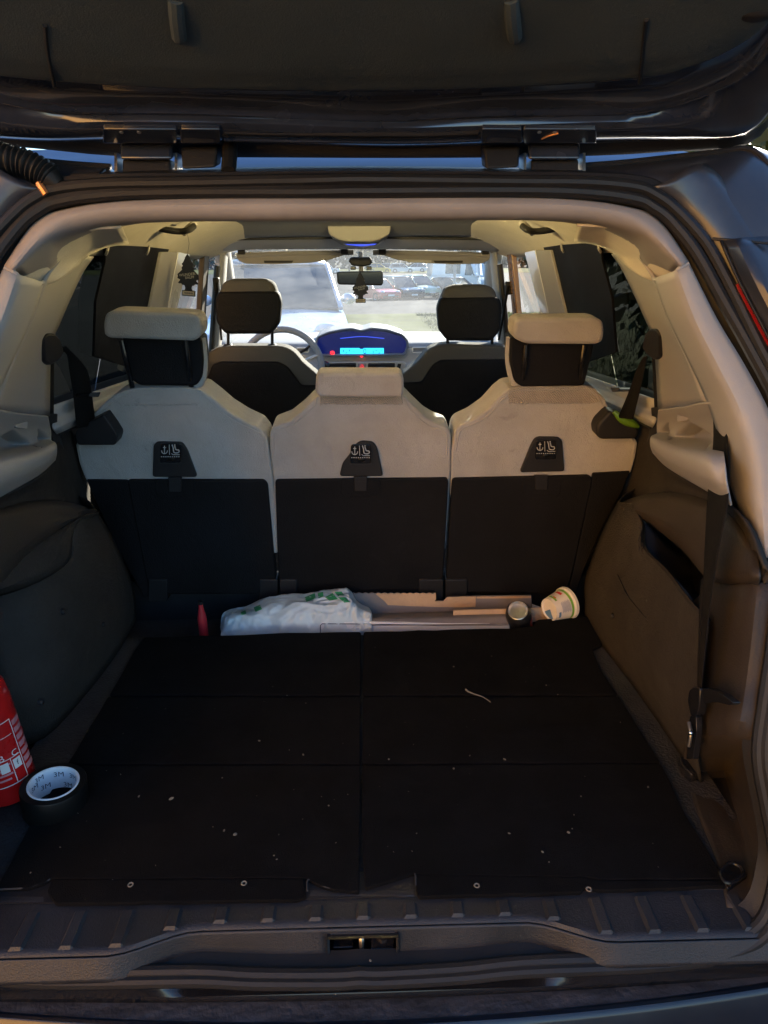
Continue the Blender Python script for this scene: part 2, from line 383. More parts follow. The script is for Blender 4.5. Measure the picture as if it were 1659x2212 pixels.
def foliage(name, m, parent, c, r, n, leaf, seed, gap=.35):
    rd = random.Random(seed); b = MB(); vs_, fs = [], []
    c = V(c)
    for k in range(n):
        u = V((rd.gauss(0, 1), rd.gauss(0, 1), rd.gauss(0, 1))).normalized(); q = rd.random()**.45
        p = V((u.x*r[0]*q, u.y*r[1]*q, u.z*r[2]*q))
        nz = noise.noise((c+p)*(.9/max(.3, min(r)*.6)))
        if nz < -gap+.25*q: continue
        p *= 1+.25*nz; p += c
        a = V((rd.gauss(0, 1), rd.gauss(0, 1), rd.gauss(0, 1))).normalized(); t = a.orthogonal().normalized(); s = leaf*rd.uniform(.6, 1.4)
        w = a.cross(t)*s*.45; l = t*s; i = len(vs_)
        vs_ += [p-l, p+w, p+l, p-w]; fs += [(i, i+1, i+2, i+3)]
    b.add(vs_, fs)
    me = bpy.data.meshes.new(name); me.from_pydata([tuple(v) for v in b.v], [], b.f); me.materials.append(MATS[m])
    o = bpy.data.objects.new(name, me); COL.objects.link(o); setp(o, parent); return o
def tree(name, label, x, y, h, rx, n, leaf, seed, m='leaf', group=None, trunk_h=.35, cat='tree'):
    t = thing(name, label, cat, (x, y, gz(x, y)), group); z = gz(x, y); rd = random.Random(seed)
    b = MB(); b.tube([V((x, y, z-.1)), V((x+.05, y, z+h*.3)), V((x-.05, y+.05, z+h*.75))], lambda q: .035*h*(1-.8*q)*.6, n=8)
    for k in range(5):
        a = rd.uniform(0, 6.28); zz_ = z+h*(trunk_h+.08*k)
        b.tube([V((x, y, zz_)), V((x+math.cos(a)*rx*.4, y+math.sin(a)*rx*.4, zz_+h*.12)), V((x+math.cos(a)*rx*.75, y+math.sin(a)*rx*.75, zz_+h*.2))], lambda q: .010*h*(1-.85*q), n=6)
    b.build('trunk', 'bark', t)
    foliage('crown', m, t, (x, y, z+h*(.5+trunk_h/2)), (rx, rx, h*(.5-trunk_h/2)*1.05), n, leaf, seed)
    return t
tree('leafy_bush', 'tall green bush beyond the grass on the passenger side of the minivan', 4.1, 6.2, 4.0, 2.0, 11000, .10, 11, trunk_h=.02, cat='bush')
tree('leafy_bush', 'loose yellowing bush on the grass farther along the driveway', 5.6, 9.8, 2.6, 1.7, 3800, .10, 12, trunk_h=.02, cat='bush')
tree('leafy_bush', 'low dense bush close beside the rear wing of the minivan', 2.9, 1.6, 2.3, 1.0, 4200, .07, 13, trunk_h=.02, cat='bush')
tree('broadleaf_tree', 'tall broadleaf tree rising behind the bushes on the passenger side', 7.5, 4.0, 7.0, 2.6, 6500, .16, 14)
tree('broadleaf_tree', 'broadleaf tree standing beyond the white van', 27, 66, 9.0, 5.0, 3500, .5, 15, 'leaf_far')
tree('broadleaf_tree', 'round tree at the far edge of the car park behind the yellow car', -3, 150, 9, 7, 2500, .8, 16, 'leaf_far')
fw = MB(); rf = random.Random(5); vs_, fs = [], []
for k in range(16000):
    x = rf.uniform(-170, 170); y = 205+rf.uniform(-8, 12)+.0006*x*x; hmax = 6.5+3.5*noise.noise(V((x*.05, 3, 1)))+1.5*noise.noise(V((x*.21, 7, 1)))
    z = gz(0, y)+hmax*rf.random()**.7; a = V((rf.gauss(0, 1), rf.gauss(0, 1), rf.gauss(0, 1))).normalized(); t = a.orthogonal().normalized(); s = rf.uniform(.5, 1.1)
    p = V((x, y, z)); w = a.cross(t)*s*.6; l = t*s; i = len(vs_); vs_ += [p-l, p+w, p+l, p-w]; fs.append((i, i+1, i+2, i+3))
fw.add(vs_, fs); o = fw.build('far_wood', 'leaf_far', flat=True); kind(o, 'stuff'); tag(o, 'hazy band of trees closing off the car park', 'trees')
sheet(-170, 170, 118, 190, .02, 'grass_bank', 'soil_grass')

# --- parked cars
def make_car(name, label, loc, rz, paint, L=4.2, W=1.76, H=1.48, style='hatch', group='cars in the car park', detail=True):
    z0 = gz(loc[0], loc[1]); t = thing(name, label, 'van' if style == 'van' else 'car', (loc[0], loc[1], z0), group)
    M = Matrix.Translation((loc[0], loc[1], z0)) @ Matrix.Rotation(R(rz), 4, 'Z')     # local: +x = front
    a = L/2; hw = W/2
    belt = H*.60 if style != 'van' else H*.50
    if style == 'van':   low = [(-a, .30), (-a, belt+.1), (a*.52, belt+.08), (a*.72, belt-.02), (a*.97, belt-.32), (a, .55), (a*.98, .28)]
    elif style == 'suv': low = [(-a, .38), (-a*.99, belt), (a*.42, belt-.02), (a*.92, belt-.14), (a, .62), (a*.98, .32)]
    else:                low = [(-a*.98, .32), (-a, belt-.03), (a*.40, belt-.02), (a*.86, belt-.17), (a*.985, .58), (a*.97, .26)]
    def side(o, w, ytop=None): return o
    b = MB(); N = len(low); P = cr([V((x, 0, z)) for x, z in low], 3)
    rows = []
    for u in (-1, -.96, -.80, -.4, 0, .4, .80, .96, 1):
        k = 1-.06*abs(u)**3; f = 1-.035*abs(u)**2
        rows.append([M @ V((p.x*f, u*hw, .25+(p.z-.25)*k)) for p in P])
    b.grid(rows)
    for rw in (rows[0], rows[-1]): b.add(rw+[M @ V((-a*.93, hw*(-1 if rw is rows[0] else 1), .22)), M @ V((a*.93, hw*(-1 if rw is rows[0] else 1), .22))][::-1], [tuple(range(len(rw)+2))])
    b.build('body', paint, t, bevel=0, ang=30)
    if style == 'van':   gh = [(-a*.985, belt), (-a*.97, H), (a*.30, H), (a*.40, H-.06), (a*.74, belt)]
    elif style == 'suv': gh = [(-a*.97, belt-.02), (-a*.86, H-.05), (-a*.6, H), (a*.02, H), (a*.14, H-.05), (a*.46, belt-.03)]
    elif style == 'estate': gh = [(-a*.97, belt-.02), (-a*.80, H-.06), (-a*.5, H), (a*.02, H), (a*.12, H-.05), (a*.46, belt-.03)]
    else:                gh = [(-a*.97, belt-.02), (-a*.78, H-.10), (-a*.50, H-.01), (-a*.05, H), (a*.08, H-.06), (a*.46, belt-.03)]
    def ghrow(u, top, grow=0):
        o = []
        for x, z in gh:
            tt = (z-belt)/(H-belt); wv = hw*(.955-.17*max(0, tt))
            o.append(M @ V((x, u*(wv+grow), z)))
        return o
    g = MB(); rr = [ghrow(u, 0) for u in (-1, 1)]
    g.grid(rr); g.add(rr[0], [tuple(range(len(gh)))]); g.add(rr[1], [tuple(range(len(gh)))])
    g.build('cabin_glass' if style != 'van' else 'cab', 'car_glass' if style != 'van' else paint, t, bevel=.03, segs=2)
    r = MB(); tops = [i for i, (x, z) in enumerate(gh) if z > H-.13]
    i0, i1 = tops[0], tops[-1]
    r.grid([[ghrow(u, 0)[i]+V((0, 0, .012-.02*abs(u)**4)) for i in range(i0, i1+1)] for u in (-1, -.6, 0, .6, 1)])
    r.build('roof', paint, t, solid=.03)
    for sgn in (-1, 1):
        row = ghrow(sgn, 0, .006); n = len(row)
        for i in (range(n-1) if style != 'van' else ()):
            if i in range(i0, i1): continue
            MB().tube([row[i], row[i+1]], .035, n=6, sm=1).build('pillar', paint, t)
        for fx in (-.18,) if style != 'van' else ():
            MB().tube([M @ V((a*fx, sgn*(hw*.955+.004), belt)), M @ V((a*(fx-.04), sgn*(hw*.79), H-.03))], .03, n=6, sm=1).build('pillar', paint if style != 'suv' else 'black_plastic', t)
        if style == 'van':
            for (x0, x1, x2, x3) in ((a*.32, a*.66, a*.42, a*.34),):
                MB().prism([M @ V((a*.30, sgn*(hw*.955+.003), belt+.06)), M @ V((a*.66, sgn*(hw*.955+.003), belt+.06)), M @ V((a*.45, sgn*(hw*.82+.01), H-.22)), M @ V((a*.32, sgn*(hw*.82+.01), H-.20))], M.to_3x3() @ V((0, sgn*.012, 0))).build('window', 'car_glass', t)
            MB().prism([M @ V((-a*.45, sgn*(hw*.93+.006), belt+.16)), M @ V((a*.12, sgn*(hw*.93+.006), belt+.16)), M @ V((a*.10, sgn*(hw*.83+.012), H-.26)), M @ V((-a*.45, sgn*(hw*.83+.012), H-.26))], M.to_3x3() @ V((0, sgn*.012, 0))).build('window', 'car_glass', t)
        mi = M @ V((a*(.34 if style != 'van' else .62), sgn*(hw+.09), belt+.08)); MB().ball(mi, (.10, .10, .075)).build('wing_mirror', paint if style != 'suv' else 'black_plastic', t)
        for fx in (-.60, .62):
            wc = M @ V((a*fx, sgn*(hw-.09), .315)); Mr = Matrix.Translation(wc) @ Matrix.Rotation(R(rz), 4, 'Z') @ Matrix.Rotation(R(-90*sgn), 4, 'X')
            wl = part('wheel', t)
            MB().lathe([(.19, -.10), (.30, -.10), (.315, -.05), (.315, .06), (.30, .105), (.20, .105)], 24, Mr).build('tyre', 'tyre', wl)
            hubm = MB(); hubm.lathe([(.20, .10), (.185, .075), (.06, .085), (.01, .095)], 24, Mr)
            hubm.build('rim', 'rim', wl)
            # black ring painted as the shadow in the arch gap
            MB().lathe([(.34, .02), (.345, .101), (.37, .1015)], 24, Mr).build('arch_shadow', 'black_plastic', t)
        MB().ball(M @ V((a*.93, sgn*hw*.70, belt-.20 if style != 'van' else .78)), (.12, .16, .08), M=Matrix.Rotation(R(rz), 3, 'Z')).build('headlight', 'lamp_clear', t)
        MB().ball(M @ V((-a*.965, sgn*hw*.82, belt-.10)), (.06, .10, .14), M=Matrix.Rotation(R(rz), 3, 'Z')).build('tail_light', 'tail_red', t)
        for fx in (.0, -.55):
            MB().box(M @ V((a*fx-.1, sgn*(hw+.004), belt-.13)), (.16, .03, .025), Matrix.Rotation(R(rz), 3, 'Z')).build('door_handle', paint, t)
    MB().box(M @ V((a*.985, 0, .45)), (.06, .5, .11), Matrix.Rotation(R(rz), 3, 'Z')).build('number_plate', 'white_print', t)
    MB().box(M @ V((a*.955, 0, .36)), (.10, W*.72, .14), Matrix.Rotation(R(rz), 3, 'Z')).build('lower_grille', 'black_plastic', t, bevel=.02)
    MB().box(M @ V((-a*.985, 0, .58)), (.05, .5, .11), Matrix.Rotation(R(rz), 3, 'Z')).build('number_plate', 'white_print', t)
    return t
def spot(x, y_bottom, d):   # ground position for a car whose wheels stand at pixel column x, distance d
    p = PY(x, 600, d); return (p.x, d)
make_car('parked_car', 'pale silver-blue hatchback facing the windscreen, bonnet glinting in the sun', (-1.22, 10.6), -84, 'car_silver', 4.1, 1.72, 1.42, group=None)
make_car('parked_car', 'silver estate standing alongside the driver side of the minivan', (-3.9, 4.2), 92, 'car_silver', 4.5, 1.78, 1.45, 'estate', group=None)
x, y = spot(815, 0, 53); make_car('parked_car', 'red hatchback at the end of the row beside the dark sport utility car', (x, y), -62, 'car_red', 4.0, 1.7, 1.47)
x, y = spot(862, 0, 55.5); make_car('parked_car', 'dark sport utility car with roof bars between the red and the pale green car', (x, y), -62, 'car_dark', 4.5, 1.82, 1.66, 'suv')
x, y = spot(904, 0, 58); make_car('parked_car', 'pale green hatchback with sloping nose next to the dark sport utility car', (x, y), -62, 'car_green', 4.1, 1.75, 1.64)
x, y = spot(984, 0, 57); make_car('parked_car', 'long dark blue hatchback parked in front of the white van', (x, y), -52, 'car_dark', 4.5, 1.8, 1.52)
x, y = spot(1002, 0, 65); make_car('parked_van', 'white high-roofed camper van behind the dark blue hatchback', (x, y), -48, 'car_white', 6.0, 2.0, 2.7, 'van', group=None)
x, y = spot(818, 0, 122); make_car('parked_car', 'small yellow car far across the car park', (x, y), 10, 'car_yellow', 4.0, 1.7, 1.5)
for px_, d, lab, pt, rz, stl in ((842, 128, 'dark hatchback in the far row beside the yellow car', 'car_dark', 8, 'hatch'), (868, 124, 'white saloon in the far row with glinting roof', 'car_white', 4, 'estate'), (897, 130, 'silver hatchback at the end of the far row', 'car_silver', 170, 'hatch'), (705, 118, 'white estate far off beyond the silver-blue hatchback', 'car_white', 12, 'estate')):
    x, y = spot(px_, 0, d); make_car('parked_car', lab, (x, y), rz, pt, 4.2, 1.75, 1.48, stl)
# street furniture
for px_, d, h, r_w, lab in ((932, 70, 9.0, .45, 'thick grey concrete lamp mast behind the pale green hatchback'), (982, 42, 5.5, .09, 'thin pale post standing before the dark blue hatchback')):
    p = PY(px_, 600, d); z = gz(p.x, d); t = thing('lamp_post', lab, 'lamp post', (p.x, d, z))
    MB().tube([V((p.x, d, z-.05)), V((p.x, d, z+h*.5)), V((p.x, d, z+h))], lambda q: r_w*(1-.35*q), n=12, sm=2).build('post', 'pole', t)
    MB().lathe([(.01, 0), (r_w*1.8, 0), (r_w*1.8, .25), (r_w*1.05, .32)], 16, Matrix.Translation((p.x, d, z))).build('base', 'concrete', t)
    MB().box((p.x+.3, d, z+h), (.8, .22, .10)).build('lamp_head', 'pole', t, bevel=.03)
# unseen house added behind and left of the boot to throw warm light in
HA = R(39); HC = V((-math.sin(HA)*8.5, 1.2-math.cos(HA)*8.5, 0)); HM = Matrix.Translation(HC) @ Matrix.Rotation(-HA, 4, 'Z'); H3 = HM.to_3x3()
bd = thing('added_house', 'added unseen ochre house behind the open tailgate, bouncing warm sunlight into the boot', 'house', HC)
def hb(name, m, c, d, par, bev=0): return MB().box(HM @ V(c), d, H3).build(name, m, par, bevel=bev)
hb('wall', 'ochre_render', (0, -4.0, 3.6), (6.2, 8.0, 7.2), bd, .02)
rf_ = MB(); rf_.prism([HM @ V((-3.5, .4, 7.2)), HM @ V((-3.5, -8.4, 7.2)), HM @ V((-3.5, -4.0, 9.6))], H3 @ V((7.0, 0, 0))); rf_.build('roof', 'roof_tile', bd)
for wx in (-1.8, 1.8):
    for wz in (5.6,):
        w = part('window', bd)
        hb('pane', 'car_glass', (wx, .015, wz), (.9, .05, 1.2), w)
        for dx, dz, sx_, sz_ in ((-.48, 0, .08, 1.36), (.48, 0, .08, 1.36), (0, .64, 1.04, .08), (0, -.64, 1.04, .08), (0, 0, .06, 1.2)):
            hb('frame', 'car_white', (wx+dx, .03, wz+dz), (sx_, .09, sz_), w)
# ================================================================== THE CAR
car = thing('minivan', 'dark blue-grey minivan seen into its open boot under the raised tailgate', 'car', (0, 2.4, 0))
def half(px, fn, c0=True, c1=False):
    """right half polyline from pixels, ends pulled to the centre line"""
    p = [fn(x, y) for x, y in px]
    if c0: p[0].x = 0
    if c1: p[-1].x = 0
    return p
def loop(h):  # closed loop out of a right half that starts and ends on the centre line
    return h + [V((-p.x, p.y, p.z)) for p in reversed(h[1:-1])]
def full(h):  # open polyline left..right out of a right half starting on the centre line
    return [V((-p.x, p.y, p.z)) for p in reversed(h[1:])] + h

SEAL_LOW = [(1700, 865), (1722, 985), (1722, 1110), (1706, 1250), (1686, 1400), (1668, 1520), (1655, 1630), (1672, 1740), (1692, 1850), (1692, 1930), (1655, 2018), (1560, 2066), (1400, 2087), (1130, 2099), (1000, 2112), (830, 2122), (758, 2122)]
so_px = [(758, 388), (1106, 392), (1272, 394), (1375, 404), (1418, 422), (1460, 453), (1523, 522), (1573, 610), (1640, 745)] + SEAL_LOW
outer = half(so_px, lambda x, y: PO(x, y, -.004), True, True)
MB().tube(loop(outer), .0085, n=10, sm=4, closed=True).build('boot_seal', 'rubber', car)
si_px = [(758, 413), (1106, 411), (1273, 416), (1375, 430), (1411, 447), (1448, 475), (1504, 545), (1560, 645), (1622, 755), (1680, 870), (1702, 985), (1700, 1110), (1686, 1250), (1668, 1400), (1650, 1520), (1638, 1630), (1655, 1735), (1674, 1840), (1672, 1915), (1640, 1996), (1550, 2044), (1400, 2066), (1130, 2078), (1000, 2092), (830, 2102), (758, 2102)]
inner = half(si_px, lambda x, y: PO(x, y, .004), True, True)
MB().tube(loop(inner), .0095, n=10, sm=4, closed=True).build('boot_seal', 'rubber', car)
fl = [p+V((0, .006, 0)) for p in outer]; fi = [p+V((0, .016, 0))*1 for p in inner]
fi2 = [p+(q-p)*2.2+V((0, .02, 0)) for p, q in zip(outer, inner)]
MB().grid([cr(loop(fl), 3, True), cr(loop(fi2), 3, True)], cu=True).build('opening_flange', 'rubber', car)

# ---- header trim over the opening
h_out = half([(758, 428), (1106, 428), (1273, 436), (1373, 453), (1406, 466), (1439, 496), (1486, 567)], lambda x, y: PO(x, y, .012))
h_mid = half([(758, 446), (1106, 446), (1262, 451), (1345, 466), (1386, 487), (1420, 515), (1473, 574)], lambda x, y: PO(x, y, .006))
h_in = half([(758, 474), (1106, 472), (1246, 476), (1319, 488), (1373, 508), (1406, 532), (1462, 582)], lambda x, y: PO(x, y, .035))
h_back = half([(758, 468), (1106, 466), (1246, 482), (1306, 498), (1373, 544), (1399, 575), (1446, 604)], lambda x, y: PO(x, y, .13))
MB().patch([full(h_out), full(h_mid), full(h_in), full(h_back)], 4, 5).build('header_trim', 'trim_header', car, solid=.004)
# ---- headliner
def zc(Y):
    T = [(1.1, 1.585), (1.5, 1.61), (2.0, 1.618), (2.4, 1.602), (2.65, 1.568), (2.95, 1.535)]
    for (a, za), (b, zb) in zip(T, T[1:]):
        if Y <= b: t = (Y-a)/(b-a); return za+(zb-za)*t
    return T[-1][1]
rows = []
for i in range(37):
    Y = 1.16+i*1.78/36; rw = []
    w = .60-.02*(Y-1.16)/1.8
    for j in range(41):
        u = -1+j/20
        rw.append(V((u*w, Y, 1.488+(zc(Y)-1.488)*(1-abs(u)**4.5))))
    rows.append(rw)
MB().grid(rows).build('headliner', 'headliner', car, solid=.006)
rows = []
for i in range(13):
    Y = 2.22+i*.42/12
    rows.append([V((u/10*.50, Y, zc(Y)-.010-.012*(abs(u)/10)**6)) for u in range(-10, 11)])
MB().grid(rows).build('sunroof_blind', 'headliner_panel', car, solid=.008)
# roof skin
rows = []
for i in range(25):
    Y = 1.125+i*1.9/24; b = [1.613, 1.665, 1.685, 1.675, 1.64][min(4, i//6)]
    t = (Y-1.125)/1.9; zr = 1.606+(.21*(Y-1.125) if Y < 1.375 else .0525+.0515*min(1, (Y-1.375)/.3)+.015*math.sin((Y-1.675)*1.6) if Y < 2.4 else .119-.10*(Y-2.4))
    rows.append([V((u/12*.68, Y, zr-(.004+.06*max(0, t-.3))*abs(u/12)**3.0)) for u in range(-12, 13)])
MB().grid(rows).build('roof', 'roof_paint', car, solid=.004)
# rear gutter under the roof edge, behind the hinges
g0 = half([(758, 372), (1106, 374), (1272, 376), (1385, 384), (1440, 405), (1500, 450)], lambda x, y: PO(x, y, .0))
g1 = half([(758, 362), (1106, 366), (1272, 370), (1400, 374), (1470, 385), (1540, 420)], lambda x, y: PO(x, y, .05))
MB().patch([full([p+V((0, 0, -.012)) for p in g0]), full(g0), full(g1)], 4, 2).build('roof_gutter', 'black_plastic', car, solid=.004)

for sd in (1, -1):
    m_ = (lambda p: p) if sd == 1 else mx
    def PT_(lst): return m_(lst)
    # ---- D pillar moulding
    st = [((1486, 567), (1462, 583), (1414, 601)), ((1546, 687), (1502, 690), (1442, 680)), ((1606, 787), (1552, 790), (1493, 787)),
          ((1659, 887), (1597, 880), (1529, 867)), ((1692, 985), (1632, 985), (1560, 960)), ((1700, 1100), (1645, 1085), (1578, 1040)), ((1690, 1216), (1655, 1203), (1606, 1123))]
    r0 = m_([PO(*s[0], .012) for s in st]); r1 = m_([PO(*s[1], .012) for s in st])
    rm = m_([PO((s[1][0]+s[2][0])/2, (s[1][1]+s[2][1])/2, .045) for s in st]); r2 = m_([PO(*s[2], .115) for s in st])
    r3 = m_([PO(s[2][0]-14, s[2][1]-4, .15) for s in st])
    MB().patch([r0, r1, rm, r2], 5, 4).build('pillar_trim', 'trim_light', car, solid=.004)
    # rounded end of the header where it meets the pillar trim
    e = m_([PO(1486, 570, .011), PO(1464, 583, .012), PO(1456, 601, .04), PO(1434, 608, .085), PO(1413, 602, .116)])
    MB().tube(e, .0035, n=8).build('trim_joint', 'trim_light', car)
    # cream inner return of the header beside the quarter window
    a = m_([PO(1246, 486, .05), PO(1319, 490, .045), PO(1373, 511, .05), PO(1408, 536, .055), PO(1440, 568, .06), PO(1458, 592, .062)])
    b = m_([PO(1246, 488, .13), PO(1306, 501, .13), PO(1372, 545, .13), PO(1399, 575, .13), PO(1414, 595, .13), PO(1434, 606, .12)])
    c = m_([PO(1240, 520, .30), PO(1290, 528, .30), PO(1330, 548, .30), PO(1350, 570, .26), PO(1380, 592, .2), PO(1410, 605, .16)])
    MB().patch([a, b, c], 4, 4).build('header_return', 'headliner', car, solid=.004)
    # ---- quarter panel beside the window
    q0 = m_([PO(1374, 547, .14), PO(1413, 600, .117), PO(1442, 679, .117), PO(1493, 786, .117), PO(1530, 868, .117)])
    q1 = m_([PW(1322, 548, -.012), PW(1348, 587, -.012), PW(1391, 680, -.012), PW(1414, 745, -.014), PW(1423, 884, -.018)])
    qm = [p.lerp(q, .5)+V((sd*.012, 0, 0)) for p, q in zip(q0, q1)]
    MB().patch([q0, qm, q1], 6, 4).build('quarter_trim', 'trim_light', car, solid=.004)
    # ---- armrest shelf with its cubbies
    t0 = m_([PX(1423, 885, .60), PX(1470, 879, .585), PX(1531, 868, .555), PX(1556, 885, .57)])
    t1 = m_([PX(1420, 915, .625), PX(1470, 915, .62), PX(1528, 918, .60), PX(1558, 925, .595)])
    t2 = m_([PX(1419, 936, .625), PX(1466, 948, .62), PX(1523, 955, .60), PX(1560, 960, .595)])
    t3 = m_([PX(1407, 944, .575), PX(1452, 965, .555), PX(1518, 984, .53), PX(1566, 996, .54)])
    t4 = m_([PX(1406, 962, .570), PX(1446, 992, .548), PX(1522, 1024, .522), PX(1570, 1042, .535)])
    t5 = m_([PX(1411, 978, .60), PX(1444, 1010, .58), PX(1528, 1060, .555), PX(1580, 1092, .555)])
    sh = MB(); sh.patch([t0, t1, t2, t3, t4, t5], 22, 14)
    def dent(p, polys):
        q = V((abs(p.x), p.y, p.z)); x, y = proj(q); best = 0
        for poly, dep in polys:
            dmin = 1e9; ins = False; n_ = len(poly)
            for k in range(n_):
                (xa, ya), (xb, yb) = poly[k], poly[(k+1) % n_]
                if (ya > y) != (yb > y) and x < (xb-xa)*(y-ya)/(yb-ya)+xa: ins = not ins
                t = max(0, min(1, ((x-xa)*(xb-xa)+(y-ya)*(yb-ya))/((xb-xa)**2+(yb-ya)**2))); dmin = min(dmin, math.hypot(x-xa-t*(xb-xa), y-ya-t*(yb-ya)))
            if ins: best = max(best, dep*min(1, dmin/5.))
        return best
    CUB = [([(1449, 954), (1470, 932), (1493, 912), (1516, 924), (1541, 940), (1538, 958), (1519, 976), (1484, 966)], .030), ([(1415, 942), (1430, 924), (1445, 910), (1447, 936), (1431, 954)], .022)]
    for p in sh.v: p.x += sd*dent(p, CUB)
    sh.build('side_shelf', 'trim_light', car, solid=.003, ang=60)
    MB().prism(m_([PX(x, y, .608) for x, y in rpoly([(1468, 893), (1492, 890), (1493, 908), (1470, 912)], 3)]), (sd*-.006, 0, 0)).build('shelf_clip', 'trim_light', car, bevel=.002)
    # ---- dark upper side panel
    u0 = m_([PX(1388, 890, .705), PX(1412, 950, .66), PX(1446, 1011, .62), PX(1530, 1061, .585), PX(1606, 1122, .565), PX(1650, 1225, .56)])
    u1 = m_([PX(1318, 1096, .715), PX(1356, 1088, .68), PX(1442, 1068, .64), PX(1530, 1085, .61), PX(1602, 1140, .58), PX(1652, 1262, .57)])
    um = [p.lerp(q, .5)+V((sd*.01, 0, 0)) for p, q in zip(u0, u1)]; um[0] = m_([PX(1362, 1000, .715)])[0]
    MB().patch([u0, um, u1], 4, 3).build('side_panel', 'side_felt', car, solid=.004)
    # ---- ledge above the pocket
    l0 = m_([PX(1334, 1088, .645), PX(1390, 1070, .642), PX(1442, 1064, .635), PX(1510, 1075, .615), PX(1575, 1110, .59), PX(1640, 1200, .575)])
    l1 = m_([PX(1338, 1092, .60), PX(1384, 1098, .60), PX(1430, 1118, .60), PX(1486, 1160, .585), PX(1545, 1215, .57), PX(1640, 1238, .555)])
    l2 = m_([PX(1344, 1102, .592), PX(1384, 1113, .597), PX(1425, 1138, .603), PX(1480, 1185, .592), PX(1540, 1248, .575), PX(1641, 1254, .56)])
    l3 = m_([PX(1348, 1110, .60), PX(1386, 1120, .615), PX(1425, 1146, .63), PX(1480, 1192, .62), PX(1540, 1256, .60), PX(1640, 1262, .575)])
    MB().patch([l0, l1, l2, l3], 5, 3).build('side_ledge', 'side_plastic', car, solid=.004)
    # ---- wheel arch cover
    w_top = m_([PX(1334, 1089, .60), PX(1366, 1098, .595), PX(1385, 1130, .592), PX(1389, 1184, .588), PX(1440, 1240, .578), PX(1488, 1304, .567), PX(1530, 1345, .562)])
    w_m1 = m_([PX(1302, 1150, .585), PX(1335, 1165, .572), PX(1360, 1195, .572), PX(1382, 1245, .57), PX(1432, 1320, .562), PX(1482, 1392, .556), PX(1520, 1440, .553)])
    w_m2 = m_([PX(1266, 1250, .58), PX(1290, 1270, .572), PX(1322, 1310, .57), PX(1360, 1375, .566), PX(1414, 1462, .558), PX(1468, 1545, .55), PX(1505, 1590, .548)])
    w_bot = m_([PZ(1262, 1325, .613), PZ(1276, 1350, .613), PZ(1303, 1396, .613), PZ(1366, 1478, .613), PZ(1436, 1578, .613), PZ(1478, 1640, .613), PZ(1515, 1690, .613)])
    w_lip = m_([PX(1338, 1090, .62), PX(1368, 1100, .62), PX(1390, 1130, .618), PX(1396, 1184, .612), PX(1446, 1238, .60), PX(1494, 1302, .587), PX(1535, 1343, .58)])
    if sd < 0:
        for r_ in (w_lip, w_top, w_m1, w_m2, w_bot): r_.pop(); r_[-1].x -= .085; r_[-1].y += .07; r_[-2].x -= .02; r_[-2].y += .02
    MB().patch([w_lip, w_top, w_m1, w_m2, w_bot], 4, 4).build('wheel_arch_cover', 'side_felt', car, solid=.004)
    # front end of the arch, turning to the seat
    f0 = [w_top[0], w_m1[0], w_m2[0], w_bot[0]]
    f1 = [p+V((sd*.17, .20, 0)) for p in f0]
    MB().patch([f0, [p+V((sd*.05, .08, 0)) for p in f0], f1], 3, 3).build('arch_end', 'side_felt', car, solid=.004)
    MB().patch([m_([PX(1490, 860, .668), PX(1690, 880, .668)]), m_([PX(1500, 1120, .668), PX(1700, 1270, .668)])], 3, 3).build('wing_liner', 'side_felt', car, solid=.004)
    for cx_, cy_ in ((1322, 1330), (1400, 1300), (1446, 1490)):
        pc = PX(cx_, cy_, .5655 if cy_ < 1400 else .556); pc.x *= sd
        MB().lathe([(.001, .0030), (.0045, .0028), (.0062, .0008), (.0064, -.006)], 14, Matrix.Translation(pc) @ Matrix.Rotation(R(-90*sd), 4, 'Y')).build('trim_clip', 'black_plastic', car)
    # pocket: dark inner box
    k0 = [p+V((sd*.002, 0, -.002)) for p in w_lip[1:]]
    k1 = [p+V((sd*.12, 0, -.10)) for p in w_lip[1:]]
    k2 = [p+V((sd*.12, .02, .12)) for p in w_lip[1:]]
    MB().patch([k0, k1, k2], 3, 3).build('side_pocket', 'black_plastic', car, solid=.003)
    # felt seam on the cover (kink line in the photograph)
    sm = m_([PX(1334, 1242, .5665), PX(1358, 1290, .563), PX(1400, 1340, .560), PX(1450, 1400, .557), PX(1490, 1452, .552)])
    if sd > 0: MB().tube(sm, .0012, n=6).build('felt_seam', 'rubber', car)
    else: MB().patch([l1, l2, [p.lerp(q, .5)+V((.012, 0, .004)) for p, q in zip(l2, w_top)], [p+V((.004, 0, -.004)) for p in w_top]], 4, 3).build('arch_top', 'side_felt', car, solid=.004)
    # ---- rear corner panel and belt tower
    ox = 0 if sd == 1 else -.085
    c0 = m_([PX(1500, 1300, .60), PX(1545, 1258, .588), PX(1620, 1262, .57), PO(1684, 1250, .012)])
    c1 = m_([PX(1492, 1450, .585), PX(1530, 1450, .575), PX(1600, 1455, .56), PO(1660, 1450, .012)])
    c2 = m_([PX(1484, 1590, .56), PX(1522, 1590, .555), PX(1580, 1585, .545), PO(1640, 1590, .012)])
    c3 = m_([PZ(1478, 1652, .613), PZ(1520, 1665, .613), PZ(1578, 1660, .618), PO(1636, 1650, .012)])
    c4 = m_([PZ(1500, 1740, .613), PZ(1545, 1745, .613), PZ(1600, 1745, .62), PO(1652, 1735, .012)])
    c5 = m_([PZ(1545, 1850, .613), PZ(1580, 1850, .613), PZ(1630, 1850, .625), PO(1672, 1840, .012)])
    c6 = m_([PZ(1570, 1960, .613), PZ(1600, 1965, .613), PZ(1630, 1968, .615), PO(1660, 1970, .012)])
    cols = [c0, c1, c2, c3, c4, c5, c6]
    if sd < 0:
        for r_ in cols:
            for k, dx in enumerate((ox, ox, ox*.7, 0)): r_[k].x += dx
    MB().patch(cols, 4, 4).build('corner_panel', 'side_plastic', car, solid=.004)
